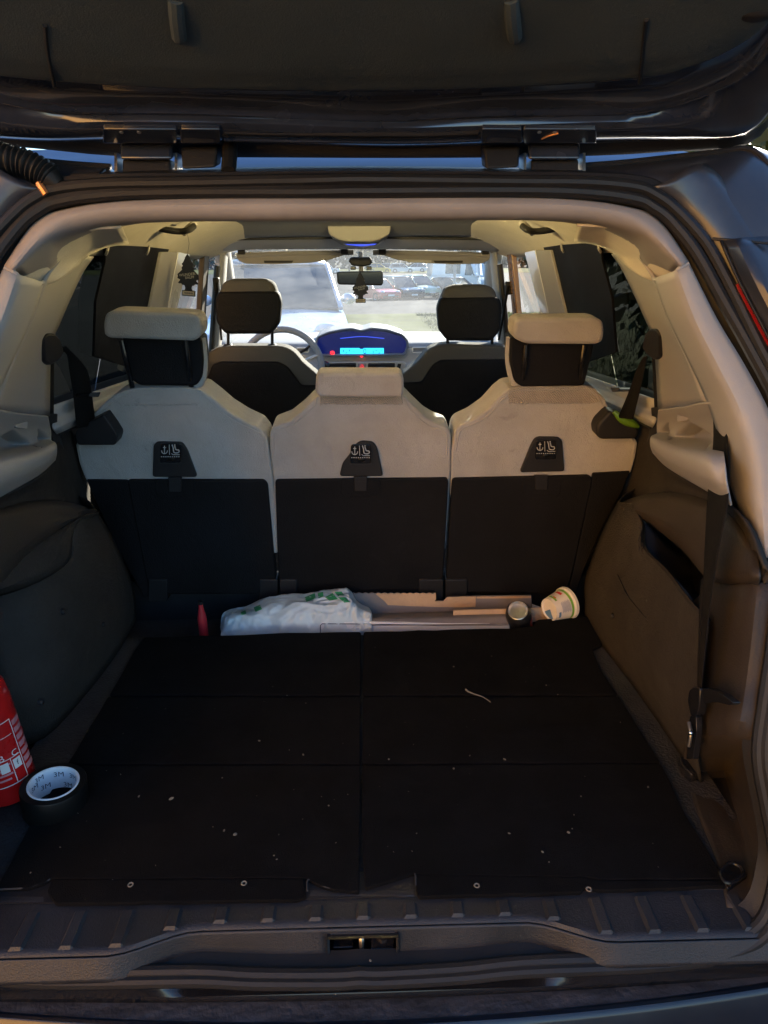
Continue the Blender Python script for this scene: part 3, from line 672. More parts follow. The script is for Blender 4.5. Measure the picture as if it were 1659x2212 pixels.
    # hold-down eye in the floor corner
    eye = part('lashing_eye', car)
    MB().prism(m_([PZ(x, y, .622) for x, y in rpoly([(1548, 1880), (1588, 1858), (1616, 1890), (1572, 1920)], 5)]), (0, 0, -.008)).build('eye_plate', 'black_gloss', eye, bevel=.002)
    MB().tube(m_([PZ(x, y, .632) for x, y in [(1556, 1886), (1574, 1866), (1592, 1868), (1606, 1884), (1590, 1902), (1568, 1906)]]), .003, n=8, closed=True).build('eye_ring', 'black_gloss', eye)
    # ---- exterior skin beside the opening
    ex = [p for p in outer[3:18]]
    ex = ex if sd == 1 else mx(ex)
    x0 = [p+V((0, .012, 0)) for p in ex]
    n_ = len(ex)
    x1 = [p+V((sd*.035, -.004-.01*i/n_, .004)) for i, p in enumerate(ex)]
    x2 = [p+V((sd*.085, .0, .03*max(0, 1-i/3))) for i, p in enumerate(ex)]
    x3 = [p+V((sd*.13, .07, .02*max(0, 1-i/3))) for i, p in enumerate(ex)]
    x4 = [p+V((sd*.15, .30, 0)) for i, p in enumerate(ex)]
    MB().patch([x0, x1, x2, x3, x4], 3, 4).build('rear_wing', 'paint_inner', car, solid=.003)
    sa = m_([PO(1240, 385, .008), PO(1320, 389, .006), PO(1385, 396, .004), PO(1432, 416, .002), PO(1480, 452, .0), PO(1545, 520, .0), PO(1600, 620, .0)])
    sb_ = m_([PO(1250, 372, .02), PO(1330, 372, .018), PO(1420, 370, .01), PO(1500, 382, .0), PO(1570, 420, -.012), PO(1625, 500, -.012), PO(1650, 600, -.008)])
    sc_ = m_([PO(1262, 363, .05), PO(1350, 356, .05), PO(1450, 345, .045), PO(1550, 334, .035), PO(1625, 330, .02), PO(1690, 400, .0), PO(1720, 560, .0)])
    sd_ = m_([PO(1262, 362, .09), PO(1350, 353, .09), PO(1450, 340, .09), PO(1550, 328, .08), PO(1640, 322, .08), PO(1740, 390, .06), PO(1790, 540, .04)])
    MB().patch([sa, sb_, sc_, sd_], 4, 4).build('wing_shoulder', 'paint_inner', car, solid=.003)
    MB().tube([p+V((0, .0, .003)) for p in sc_[:6]], .0045, n=8).build('shoulder_gap', 'black_plastic', car)
    MB().tube(m_([PO(1538, 516, -.012), PO(1600, 520, -.030), PO(1668, 526, -.034)]), .002, n=6).build('panel_gap', 'black_plastic', car)
    tl = part('tail_light', car)
    MB().tube(m_([PO(1596, 612, -.012), PO(1622, 662, -.014), PO(1650, 715, -.014), PO(1690, 790, -.012), PO(1722, 870, -.012)]), .0055, n=8).build('lens_strip', 'tail_red', tl)
    z0 = m_([PO(1560, 520, -.02), PO(1600, 610, -.02), PO(1668, 740, -.02), PO(1720, 850, -.02), PO(1742, 985, -.02), PO(1745, 1150, -.02)])
    z1 = m_([PO(1600, 515, -.035), PO(1640, 600, -.045), PO(1708, 735, -.05), PO(1760, 850, -.05), PO(1785, 985, -.05), PO(1790, 1150, -.05)])
    z2 = m_([PO(1660, 512, -.01), PO(1700, 590, -.03), PO(1760, 730, -.03), PO(1810, 850, -.03), PO(1840, 985, -.03), PO(1840, 1150, -.03)])
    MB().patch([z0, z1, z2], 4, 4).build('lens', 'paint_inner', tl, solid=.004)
    MB().patch([z0, [p+V((sd*-.004, -.003, 0)) for p in z0]], 4, 1).build('lens_edge', 'black_plastic', tl, solid=.003)
    # outer flank, sill and wheels
    q = []
    for Z, X in ((.22, .74), (.40, .80), (.70, .82), (.95, .80), (1.03, .755)):
        q.append([V((sd*X*(.93 if Y < .9 else 1), Y, Z)) for Y in (.70, .95, 1.6, 2.6, 3.6, 4.3, 4.8)])
    MB().patch(q, 4, 4).build('body_side', 'paint', car, solid=.004)
    for Y in (1.25, 4.05):
        wl = part('wheel', car)
        M = Matrix.Translation((sd*.74, Y, .31)) @ Matrix.Rotation(R(90), 4, 'Y')
        MB().lathe([(.20, -.09), (.29, -.10), (.315, -.06), (.315, .06), (.29, .10), (.20, .09)], 32, M).build('tyre', 'tyre', wl)
        MB().lathe([(.20, -.09), (.19, 0), (.20, .09), (.17, .07), (.02, .085)], 32, M).build('rim', 'rim', wl)

for sd in (1, -1):
    MB().patch([[V((sd*.765, Y, 1.035)) for Y in (.95, 1.6, 2.6, 3.8)], [V((sd*.725, Y, 1.035)) for Y in (.95, 1.6, 2.6, 3.8)], [V((sd*.725, Y, 1.028)) for Y in (.95, 1.6, 2.6, 3.8)]], 2, 1).build('waist_rail', 'black_plastic', car, solid=.004)
for sd in (1, -1):
    MB().box((sd*.645, 1.83, .66), (.26, .02, .56)).build('side_filler', 'black_plastic', car)
# courtesy lamp on the headliner, lit while the tailgate is open
dl = part('courtesy_lamp', car)
MB().box((0, 1.85, 1.6115), (.17, .085, .013)).build('lamp_housing', 'trim_light', dl, bevel=.004)
MB().box((0, 1.85, 1.589), (.165, .095, .005)).build('lamp_shield', 'trim_light', dl, bevel=.002)  # opaque cap added to keep the lamp's light off the boot floor
MB().box((0, 1.85, 1.5985), (.115, .048, .0145)).build('lamp_lens', 'lamp_lens', dl)
# ---- hidden enclosure of the luggage space and cabin
MB().patch([[V((-.70, 1.00, .30)), V((-.70, 4.2, .30))], [V((-.70, 1.0, .5)), V((-.70, 4.2, .5))]], 2, 2).build('inner_sill', 'black_plastic', car, solid=.01)
MB().patch([[V((.70, 1.00, .30)), V((.70, 4.2, .30))], [V((.70, 1.0, .5)), V((.70, 4.2, .5))]], 2, 2).build('inner_sill', 'black_plastic', car, solid=.01)
MB().box((0, 2.95, .36), (1.44, 2.5, .02)).build('cabin_floor', 'floor_felt', car)
# boot floor tub
fl_b = MB()
fl_b.box((0, 1.155, .602), (1.26, .79, .02))
fl_b.build('boot_floor', 'floor_felt', car)
MB().box((0, 1.675, .535), (1.28, .26, .02)).build('footwell_floor', 'floor_felt', car)
MB().box((0, 1.545, .57), (1.28, .01, .06)).build('floor_step', 'black_plastic', car)

# ---- sill: ribbed plate, riser with striker pocket, seal land, bumper
def yf(x):
    a = abs(x-.005); t = min(1, max(0, (a-.23)/.12)); t = t*t*(3-2*t)
    return .742-.034*t
sill = part('loading_sill', car)
xs = [-.62+i*.02 for i in range(63)]
rows = [[V((x, .80, .612)) for x in xs], [V((x, .775, .6135)) for x in xs], [V((x, yf(x)+.012, .612)) for x in xs],
        [V((x, yf(x)+.004, .613)) for x in xs], [V((x, yf(x), .608)) for x in xs]]
MB().grid(rows).build('sill_plate', 'sill_plastic', sill, ang=60)
rib = None
for i in range(-9, 10):
    x = .006+i*.0675
    y0, y1 = yf(x)+.009, .772
    b = MB(); b.grid([[V((x-.0105, Y, .6126)), V((x-.0065, Y, z)), V((x+.0065, Y, z)), V((x+.0105, Y, .6126))] for Y, z in ((y0-.003, .6128), (y0, .6172), (y1, .6168))])
    b.build('rib', 'sill_plastic', sill, flat=True)
nx = len(xs)
def zb(x):
    a = abs(x-.005); t = min(1, max(0, (a-.23)/.12)); t = t*t*(3-2*t); return .540+.040*t
xq = sorted(set(xs+[-.043, .053])); kk = [0, .06, .103, .25, .4, .55, .706, .85, 1]
def skp(i, j): return -.0435 < xq[j] and xq[j+1] < .0535 and 1 < i < 6
rows = [[V((x, yf(x)-.002-.014*k, .608-(.608-zb(x))*k)) for x in xq] for k in kk]
MB().grid(rows, skip=skp).build('sill_riser', 'sill_plastic', sill, solid=.003)
pk = part('striker_pocket', car)
MB().add([V((x, y, z)) for x in (-.045, .055) for y in (.728, .780) for z in (.5595, .6015)], [(0, 1, 3, 2), (4, 6, 7, 5), (2, 3, 7, 6), (0, 2, 6, 4), (1, 5, 7, 3)]).build('pocket_box', 'black_gloss', pk)
MB().tube([V((.003, .755, .561)), V((.003, .740, .572)), V((.003, .740, .588)), V((.003, .76, .600))], .0042, n=8).build('striker', 'steel', pk)
MB().ball((.033, .752, .588), .008).build('bolt', 'steel', pk)
MB().box((.033, .752, .570), (.034, .03, .006), Matrix.Rotation(R(20), 3, 'X')).build('latch_plate', 'black_gloss', pk, bevel=.002)
MB().box((-.024, .752, .566), (.03, .02, .005)).build('latch_plate', 'black_gloss', pk, bevel=.002)
pf = rpoly([(-.044, .560), (.054, .560), (.054, .6012), (-.044, .6012)], .010, 5)
MB().tube([V((x, yf(x)-.0030-.014*((.608-z)/.068), z)) for x, z in pf], .0022, n=6, sm=1, closed=True).build('pocket_rim', 'sill_plastic', pk)
# painted land below the riser
def L3(px, Z): return [PZ(x, y, Z) for x, y in px]
def tt(x):
    a = abs(x-.005); t = min(1, max(0, (a-.23)/.12)); return t*t*(3-2*t)
def ln(y, yt, ys_, z, zt): return [V((x, y+yt*tt(x)+ys_*(x/.6)**2, z+zt*tt(x))) for x in xs]
ra = [V((x, yf(x)-.016, zb(x))) for x in xs]
MB().grid([ra, ln(.721, -.022, 0, .533, .040), ln(.712, -.008, 0, .531, .022), ln(.703, 0, .006, .530, .006), ln(.699, 0, .018, .5235, 0)]).build('rear_panel', 'black_gloss', car, solid=.003)
bp_ = part('rear_bumper', car)
MB().grid([ln(.699, 0, .022, .49, 0), ln(.698, 0, .024, .522, 0), ln(.684, 0, .032, .5212, 0), ln(.668, 0, .04, .520, 0)]).build('scuff_top', 'scuffed', bp_, ang=50)
MB().patch([ln(.669, 0, .04, .5202, 0), ln(.663, 0, .04, .5235, 0), ln(.655, 0, .04, .518, 0), ln(.638, 0, .046, .46, 0), ln(.63, 0, .06, .30, 0)], 1, 4).build('bumper_skin', 'bumper_paint', bp_, solid=.003)

# ---- tailgate, raised
tg = part('tailgate', car)
t_trim = [(-60, 150), (0, 156), (110, 166), (250, 176), (400, 183), (600, 187), (830, 188), (1080, 181), (1380, 160), (1500, 131), (1600, 82), (1665, 20), (1690, -40)]
e0 = [PT(x, y) for x, y in t_trim]
up = V((0, -.94, .339)); nrm = V((0, -.339, -.94))
rows = [[p+nrm*(-.02) for p in e0], [p+nrm*.004+up*.004 for p in e0], [p+nrm*.010+up*.03 for p in e0], [p+nrm*.014+up*.10 for p in e0]]
for k, p in enumerate(rows[3]): p.x *= .97
far = [V((p.x*.95, .25, 2.0)) for p in e0]
rows.append([p.lerp(q, .4)+nrm*.01 for p, q in zip(rows[3], far)]); rows.append(far)
MB().patch(rows, 4, 4).build('tailgate_lining', 'tailgate_trim', tg, solid=.004)
for pts in ([(96, 20), (100, 70), (108, 120), (117, 164)], [(1396, 8), (1390, 60), (1386, 110), (1381, 158)]):
    MB().tube([PT(x, y)+nrm*(.0125+.0045*(1-(y/165))) for x, y in pts], .0026, n=6).build('lining_joint', 'black_plastic', tg)
MB().tube([PT(x, y)+nrm*.014 for x, y in ((0, 8), (400, 12), (830, 8), (1250, 12), (1400, 5))], .0016, n=6).build('lining_joint', 'black_plastic', tg)
for x in (385, 1110):
    MB().tube([PT(x-6, -30)+nrm*.012, PT(x-4, 0)+nrm*.016, PT(x+1, 40)+nrm*.017, PT(x+2, 52)+nrm*.012], .0085, n=10, sm=3).build('lining_hook', 'tailgate_trim', tg)
for x in (560, 930):
    MB().lathe([(.001, .0015), (.007, .001), (.0085, -.004)], 14, Matrix.Translation(PT(x, 120)+nrm*.012) @ nrm.to_track_quat('Z', 'Y').to_matrix().to_4x4()).build('screw_cap', 'tailgate_trim', tg)
MB().ball(PT(1632, 8)+nrm*.012, (.02, .012, .006)).build('stop_buffer', 'black_plastic', tg)
m0 = [PT(x, y, .01) for x, y in t_trim]
ridge_px = [(-60, 205), (0, 222), (110, 240), (250, 245), (400, 246), (600, 254), (830, 262), (1060, 250), (1350, 246), (1480, 222), (1600, 170), (1668, 105), (1710, 40)]
m2 = [PT(x, y) for x, y in ridge_px]
m1 = [p.lerp(q, .45)+nrm*-.006 for p, q in zip(m0, m2)]
m1b = [p.lerp(q, .86)+nrm*-.004 for p, q in zip(m0, m2)]
m3 = [p+nrm*-.012-up*.006 for p in m2]
low_px = [(-60, 252), (0, 258), (110, 264), (250, 262), (400, 263), (600, 268), (830, 276), (1060, 270), (1350, 262), (1480, 260), (1610, 250), (1680, 190), (1725, 90)]
m4 = [PT(x, y, -.008) for x, y in low_px]
m5 = [PT(x, y+32, -.012) for x, y in low_px[:-2]] + [PT(1690, 205, -.012), PT(1732, 95, -.012)]
m6 = [PT(x, y+40, .02) for x, y in low_px[:-2]] + [PT(1695, 210, .02), PT(1736, 98, .02)]
MB().patch([m0, m1, m1b, m2, m3, m4, m5, m6], 4, 3).build('tailgate_frame', 'paint_gate', tg, solid=.003)
sk = [p+V((0, .01, .035)) for p in m6]
sk2 = [V((p.x*1.0, p.y-.5, p.z+.22)) for p in sk]
MB().patch([[p+V((0, .0, 0)) for p in m6], sk, sk2], 3, 3).build('tailgate_skin', 'paint', tg, solid=.003)
# leading edge of the tailgate, rolled down over the roof
k0 = [p+V((0, .004, .0)) for p in m6[:-1]]
lo = [(-60, 306), (0, 312), (110, 322), (240, 334), (400, 337), (600, 338), (830, 339), (1060, 338), (1290, 334), (1450, 325), (1610, 312), (1690, 235)]
k1 = [PY(x, y, 1.205) for x, y in lo]
MB().patch([k0, [p.lerp(q, .5)+V((0, 0, .008)) for p, q in zip(k0, k1)], k1, [p+V((0, .006, .03)) for p in k1]], 3, 3).build('tailgate_lip', 'black_plastic', tg, solid=.003)
# flange details: raised plates and the long recess
for x0, x1 in ((222, 382), (390, 476), (1040, 1128), (1130, 1288)):
    o = [PT(x, y, -.0105) for x, y in rpoly([(x0, 268), (x1, 269), (x1, 299), (x0, 299)], 5)]
    MB().prism(o, nrm*.007).build('hinge_plate', 'paint_gate', tg, bevel=.002)
MB().tube([PT(x, y, -.012) for x, y in ((486, 284), (620, 287), (900, 289), (1034, 284))], .0045, n=8).build('flange_groove', 'black_plastic', tg)
MB().tube([PT(x, y, -.012) for x, y in ((484, 299), (620, 302), (900, 304), (1036, 299))], .0040, n=8).build('flange_bead', 'paint_gate', tg)
for x in (262, 300, 1165, 1198):
    MB().ball(PT(x, 283, -.016), .0035).build('rivet', 'steel', tg)
MB().tube([PT(1170, 300, -.018), PT(1185, 294, -.019), PT(1206, 288, -.019)], .0012, n=6).build('bare_metal_scratch', 'copper', tg)
for x0, x1 in ((258, 372), (1142, 1254)):
    hg = part('tailgate_hinge', car)
    o = [PO(x, y, .01) for x, y in rpoly([(x0, 308), (x1, 308), (x1, 346), (x0, 346)], 9)]
    MB().prism(o, (0, .05, .012)).build('hinge_arm', 'paint_gate', hg, bevel=.006)
    o = [PO(x, y, .025) for x, y in rpoly([(x0+6, 344), (x1-4, 344), (x1-4, 374), (x0+6, 374)], 5)]
    MB().prism(o, (0, .04, .0)).build('hinge_base', 'black_plastic', hg, bevel=.003)
    for xx in (x0-8, x1+8):
        MB().prism([PO(x, y, .02) for x, y in ((xx-3, 330), (xx+3, 330), (xx+3, 376), (xx-3, 376))], (0, .03, 0)).build('hinge_cheek', 'steel', hg)
for x0, x1 in ((390, 470), (1046, 1124)):
    o = [PO(x, y, .012) for x, y in rpoly([(x0, 318), (x1, 316), (x1-3, 362), (x0+3, 366)], 8)]
    MB().prism(o, (0, .04, .008)).build('bump_stop', 'rubber', car, bevel=.006)
MB().tube([PO(497, 312, .03), PO(496, 340, .02), PO(494, 372, .01)], .011, n=10).build('drain_hose', 'rubber', car)
# corrugated harness sleeve on the left
hs = [PO(-60, 305, -.01), PO(0, 338, -.015), PO(50, 352, -.012), PO(95, 375, -.006), PO(128, 402, .0)]
hp = cr(hs, 24); LL = len(hp)
MB().tube(hp, lambda t: (.0185 if t < .82 else .0185*(1-(t-.82)*2.0))+(.0022*math.sin(t*2*math.pi*17) if t < .86 else 0), n=14, sm=1).build('harness_sleeve', 'rubber', car)
MB().tube([PO(84, 396, -.012), PO(92, 408, -.012), PO(100, 420, -.010)], .005, n=8).build('harness_clip', 'copper', car)
MB().prism([PO(x, y, .0) for x, y in rpoly([(150, 376), (215, 373), (218, 392), (148, 398)], 5)], (0, .03, .01)).build('washer_cover', 'black_plastic', car, bevel=.003)
# ================================================================== REAR SEATS
SF = V((0, 1, .08)).normalized()        # forward, into the seat
def quad_px(o, off, r=0, seg=4): return [PS(x, y, off) for x, y in (rpoly(o, r, seg) if r else o)]
def anchor_icon(parent, cx, cy, w, off):
    """anchor, bar and child seat symbol with a line of small print, in raised strokes"""
    s = w/60.; b = MB()
    def P(x, y): return PS(cx+x*s, cy+y*s, off)
    b.tube([P(-20, -14), P(-20, 12)], .0011, n=5, sm=1)
    b.tube([P(-30, 2), P(-28, 9), P(-20, 13), P(-12, 9), P(-10, 2)], .0011, n=5, sm=2)
    b.tube([P(-25, -8), P(-15, -8)], .0010, n=5, sm=1)
    b.tube([P(-4, -18), P(-3, 16)], .0009, n=5, sm=1)
    b.tube([P(6, -18), P(10, -6), P(12, 8), P(24, 10), P(30, 6), P(28, 0), P(19, -1), P(15, -14)], .0015, n=5, sm=2)
    b.ball(P(15, -17), .0018, 8, 6)
    b.tube([P(4, 12), P(8, 16), P(32, 16)], .0010, n=5, sm=1)
    for k in range(9): b.box(P(-30+k*7.4, 23), (.0042*s, .0008, .0022))
    return b.build('anchor_icon', 'grey_print', parent)
seat_spec = [
 dict(lab='rear seat back in blue shade with black belt guide on its shoulder', side=-1,
  back=[(170, 1000), (163, 962), (185, 912), (215, 880), (240, 858), (268, 844), (300, 838), (405, 838), (436, 842), (462, 862), (490, 886), (525, 908), (560, 924), (576, 944), (583, 985), (590, 1036), (598, 1120), (601, 1196), (360, 1200), (300, 1060), (280, 1040), (186, 1040)],
  board=[(274, 1037), (570, 1037), (578, 1046), (596, 1245), (596, 1284), (330, 1284), (318, 1262)], wing=[(186, 1036), (276, 1037), (332, 1286), (312, 1292), (250, 1180), (205, 1080)],
  cover=[(329, 1031), (331, 963), (338, 955), (393, 956), (404, 972), (426, 1031)], icon=(369, 978), latch=(378, 1036),
  flat=(290, 425), knit=[(240, 858), (268, 844), (300, 838), (405, 838), (436, 842), (430, 874), (262, 876)]),
 dict(lab='middle rear seat back with a low beige headrest and a torn dark anchor cover', side=0,
  back=[(592, 1120), (591, 1038), (584, 985), (582, 938), (588, 924), (623, 911), (652, 888), (674, 866), (694, 848), (866, 848), (890, 873), (920, 902), (942, 915), (967, 924), (975, 939), (974, 985), (973, 1030), (967, 1120), (962, 1190), (602, 1190)],
  board=[(594, 1037), (966, 1033), (969, 1042), (958, 1245), (942, 1284), (606, 1284), (601, 1245)], wing=None,
  cover=[(733, 1029), (740, 1001), (755, 983), (766, 962), (780, 953), (806, 955), (815, 968), (828, 1029)], icon=(780, 980), latch=(779, 1034),
  flat=None, knit=[(692, 852), (868, 852), (872, 874), (690, 874)]),
 dict(lab='rear seat back in warm light with a green-lipped belt guide on its shoulder', side=1,
  back=[(973, 1120), (974, 1031), (975, 974), (983, 931), (991, 920), (1020, 907), (1053, 884), (1080, 854), (1098, 840), (1122, 836), (1267, 834), (1289, 842), (1307, 861), (1318, 888), (1345, 925), (1378, 954), (1374, 985), (1363, 1024), (1290, 1030), (1225, 1120), (1200, 1190), (967, 1190)],
  board=[(977, 1034), (1272, 1027), (1281, 1034), (1262, 1124), (1232, 1256), (1222, 1284), (962, 1280), (965, 1241)], wing=[(1280, 1022), (1362, 1018), (1344, 1062), (1302, 1140), (1262, 1230), (1242, 1292), (1226, 1290), (1262, 1124)],
  cover=[(1123, 1021), (1147, 963), (1155, 948), (1165, 944), (1207, 945), (1215, 952), (1220, 1019)], icon=(1180, 971), latch=(1170, 1031),
  flat=(1105, 1300), knit=[(1098, 840), (1122, 836), (1267, 834), (1289, 842), (1305, 862), (1285, 872), (1098, 872)])]
for S in seat_spec:
    st = part('rear_seat', car, S['lab'])
    MB().prism(quad_px(S['back'], 0, 6), SF*.11).build('backrest', 'seat_fabric', st, bevel=.012, segs=4)
    MB().prism(quad_px(S['board'], -.009, 8), SF*.03).build('back_panel', 'seat_board', st, bevel=.004, segs=3)
    if S['wing']: MB().prism(quad_px(S['wing'], -.005, 4), SF*.05).build('side_bolster', 'seat_board', st, bevel=.006)
    MB().prism(quad_px(S['cover'], -.008, 7), SF*.02).build('anchor_cover', 'black_plastic', st, bevel=.003)
    x, y = S['icon']
    MB().prism(quad_px([(x-22, y-20), (x+22, y-20), (x+21, y+22), (x-24, y+22)], -.0105, 6), SF*.004).build('anchor_flap', 'black_gloss', st, bevel=.0015)
    MB().tube([PS(x+a, y+b, -.011) for a, b in ((23, -16), (22, 16), (17, 22), (-24, 22))], .0010, n=5).build('flap_edge', 'black_plastic', st)
    MB().ball(PS(x+1, y+13, -.0108), (.009, .002, .006)).build('finger_hole', 'tape_black', st)
    anchor_icon(st, x-1, y-6, 38, -.0125)
    x, y = S['latch']
    MB().prism(quad_px([(x-43, y), (x+43, y), (x+42, y+30), (x+36, y+40), (x-36, y+40), (x-42, y+30)], -.0115, 5), SF*.006).build('latch_plate', 'seat_board', st, bevel=.0015)
    MB().prism(quad_px([(x-14, y+2), (x+14, y+2), (x+13, y+27), (x-13, y+27)], -.0150, 2), SF*.006).build('latch_tab', 'black_plastic', st, bevel=.0015)
    MB().prism(quad_px([(x-16, y-4), (x+15, y-4), (x+11, y+6), (x-11, y+6)], -.0165, 2), SF*.006).build('latch_tab', 'black_plastic', st, bevel=.0015)
    # knitted cap along the top with its stitched hem
    k = S['knit']; MB().prism(quad_px(k, -.0012, 5), SF*.06).build('top_cap', 'seat_knit' if S['side'] >= 0 else 'seat_fabric', st, bevel=.006)
    a, b = k[-1], k[-2]
    n = 22; sb = MB()
    for i in range(n):
        t = (i+.5)/n; sb.ball(PS(a[0]+(b[0]-a[0])*t, a[1]+(b[1]-a[1])*t+random.uniform(-1, 1), -.002), (.0032, .0016, .0018), 6, 4)
    sb.build('stitching', 'seat_fabric', st)
    o_ = S['back']; k_ = max(range(len(o_)), key=lambda i: o_[i][1] if o_[i-1][1] > 1030 else -1)
    seq = [p for p in (o_[k_:]+o_[:k_]) if p[1] < 1012]; mx_x = sum(p[0] for p in seq)/len(seq)
    ins = [(x+(9 if x < mx_x else -9)*min(1, abs(x-mx_x)/120), y+(7 if y < 940 else 0)) for x, y in seq]
    MB().tube([PS(x, y, -.0004) for x, y in ins], .0019, n=6, sm=4).build('piping', 'seat_fabric', st)
    # headrest
    if S['side'] == 0:
        MB().prism(quad_px([(682, 816), (690, 806), (864, 806), (872, 816), (873, 848), (867, 859), (688, 859), (681, 848)], -.052, 16, 6), SF*.066).build('headrest', 'seat_fabric', st, bevel=.026, segs=6)
    else:
        if S['side'] < 0: roll = [(222, 700), (228, 676), (250, 671), (408, 677), (428, 682), (437, 705), (434, 726), (420, 737), (236, 731), (224, 724)]; shell = [(262, 728), (434, 730), (439, 780), (436, 815), (424, 834), (300, 833), (280, 818), (268, 770)]; posts = [((262, 735), (288, 846)), ((402, 735), (414, 844))]
        else: roll = [(1108, 720), (1110, 696), (1122, 687), (1286, 686), (1304, 694), (1307, 718), (1303, 738), (1290, 745), (1136, 744), (1112, 732)]; shell = [(1103, 728), (1284, 742), (1276, 780), (1262, 834), (1128, 836), (1112, 826), (1101, 780)]; posts = [((1136, 745), (1128, 840)), ((1262, 745), (1250, 836))]
        MB().prism(quad_px(roll, -.045, 18, 6), SF*.075).build('headrest', 'seat_fabric', st, bevel=.030, segs=6)
        MB().prism(quad_px(shell, .0, 8), SF*.075).build('headrest_shell', 'seat_board', st, bevel=.012, segs=4)
        rim_ = [(shell[1] if S['side'] < 0 else shell[0])] + ([shell[2], shell[3], shell[4]] if S['side'] < 0 else [shell[6], shell[5], shell[4]])
        MB().tube([PS(x, y, .022) for x, y in rim_], .011, n=10).build('headrest_edge', 'seat_fabric', st)
        for p0, p1 in posts:
            MB().tube([PS(*p0, -.008), PS((p0[0]+p1[0])/2, (p0[1]+p1[1])/2, -.010), PS(*p1, .02)], .0062, n=10).build('headrest_post', 'black_gloss', st)
            c = PS(p1[0], p1[1], .02)
            MB().lathe([(.001, -.012), (.016, -.012), (.0185, -.007), (.0185, .001), (.015, .005), (.001, .005)], 18, Matrix.Translation(c)).build('post_collar', 'black_plastic', st)
    # feet of the seat
    for fx in ((600, 655) if S['side'] == 0 else (945, 960) if S['side'] > 0 else ()):
        pass
for x0, x1 in ((560, 600), (604, 642), (905, 958), (962, 1010), (320, 362)):
    MB().prism(quad_px([(x0, 1252), (x1, 1252), (x1, 1300), (x0, 1300)], -.014, 4), SF*.05).build('seat_hinge_cover', 'black_plastic', car, bevel=.003)
MB().box((0, 1.80, .60), (1.30, .06, .13)).build('seat_base', 'black_plastic', car, bevel=.01)
# belt guides on the outer shoulders
gd = part('belt_guide', car)
MB().prism(quad_px([(162, 935), (168, 924), (184, 916), (216, 900), (224, 896), (242, 921), (255, 942), (249, 962), (168, 962), (163, 950)], -.045, 6), SF*.06).build('guide_body', 'black_plastic', gd, bevel=.008, segs=4)
gd = part('belt_guide', car)
MB().prism(quad_px([(1288, 926), (1294, 912), (1318, 888), (1332, 894), (1362, 906), (1380, 921), (1381, 938), (1374, 949), (1300, 950), (1290, 943)], -.045, 6), SF*.06).build('guide_body', 'black_plastic', gd, bevel=.008, segs=4)
MB().tube([PS(1326, 889, -.052), PS(1345, 906, -.055), PS(1364, 914, -.055), PS(1379, 922, -.050)], lambda t: .004+.007*math.sin(math.pi*min(1, t*.9+.05)), n=10).build('guide_lip', 'green_plastic', gd)

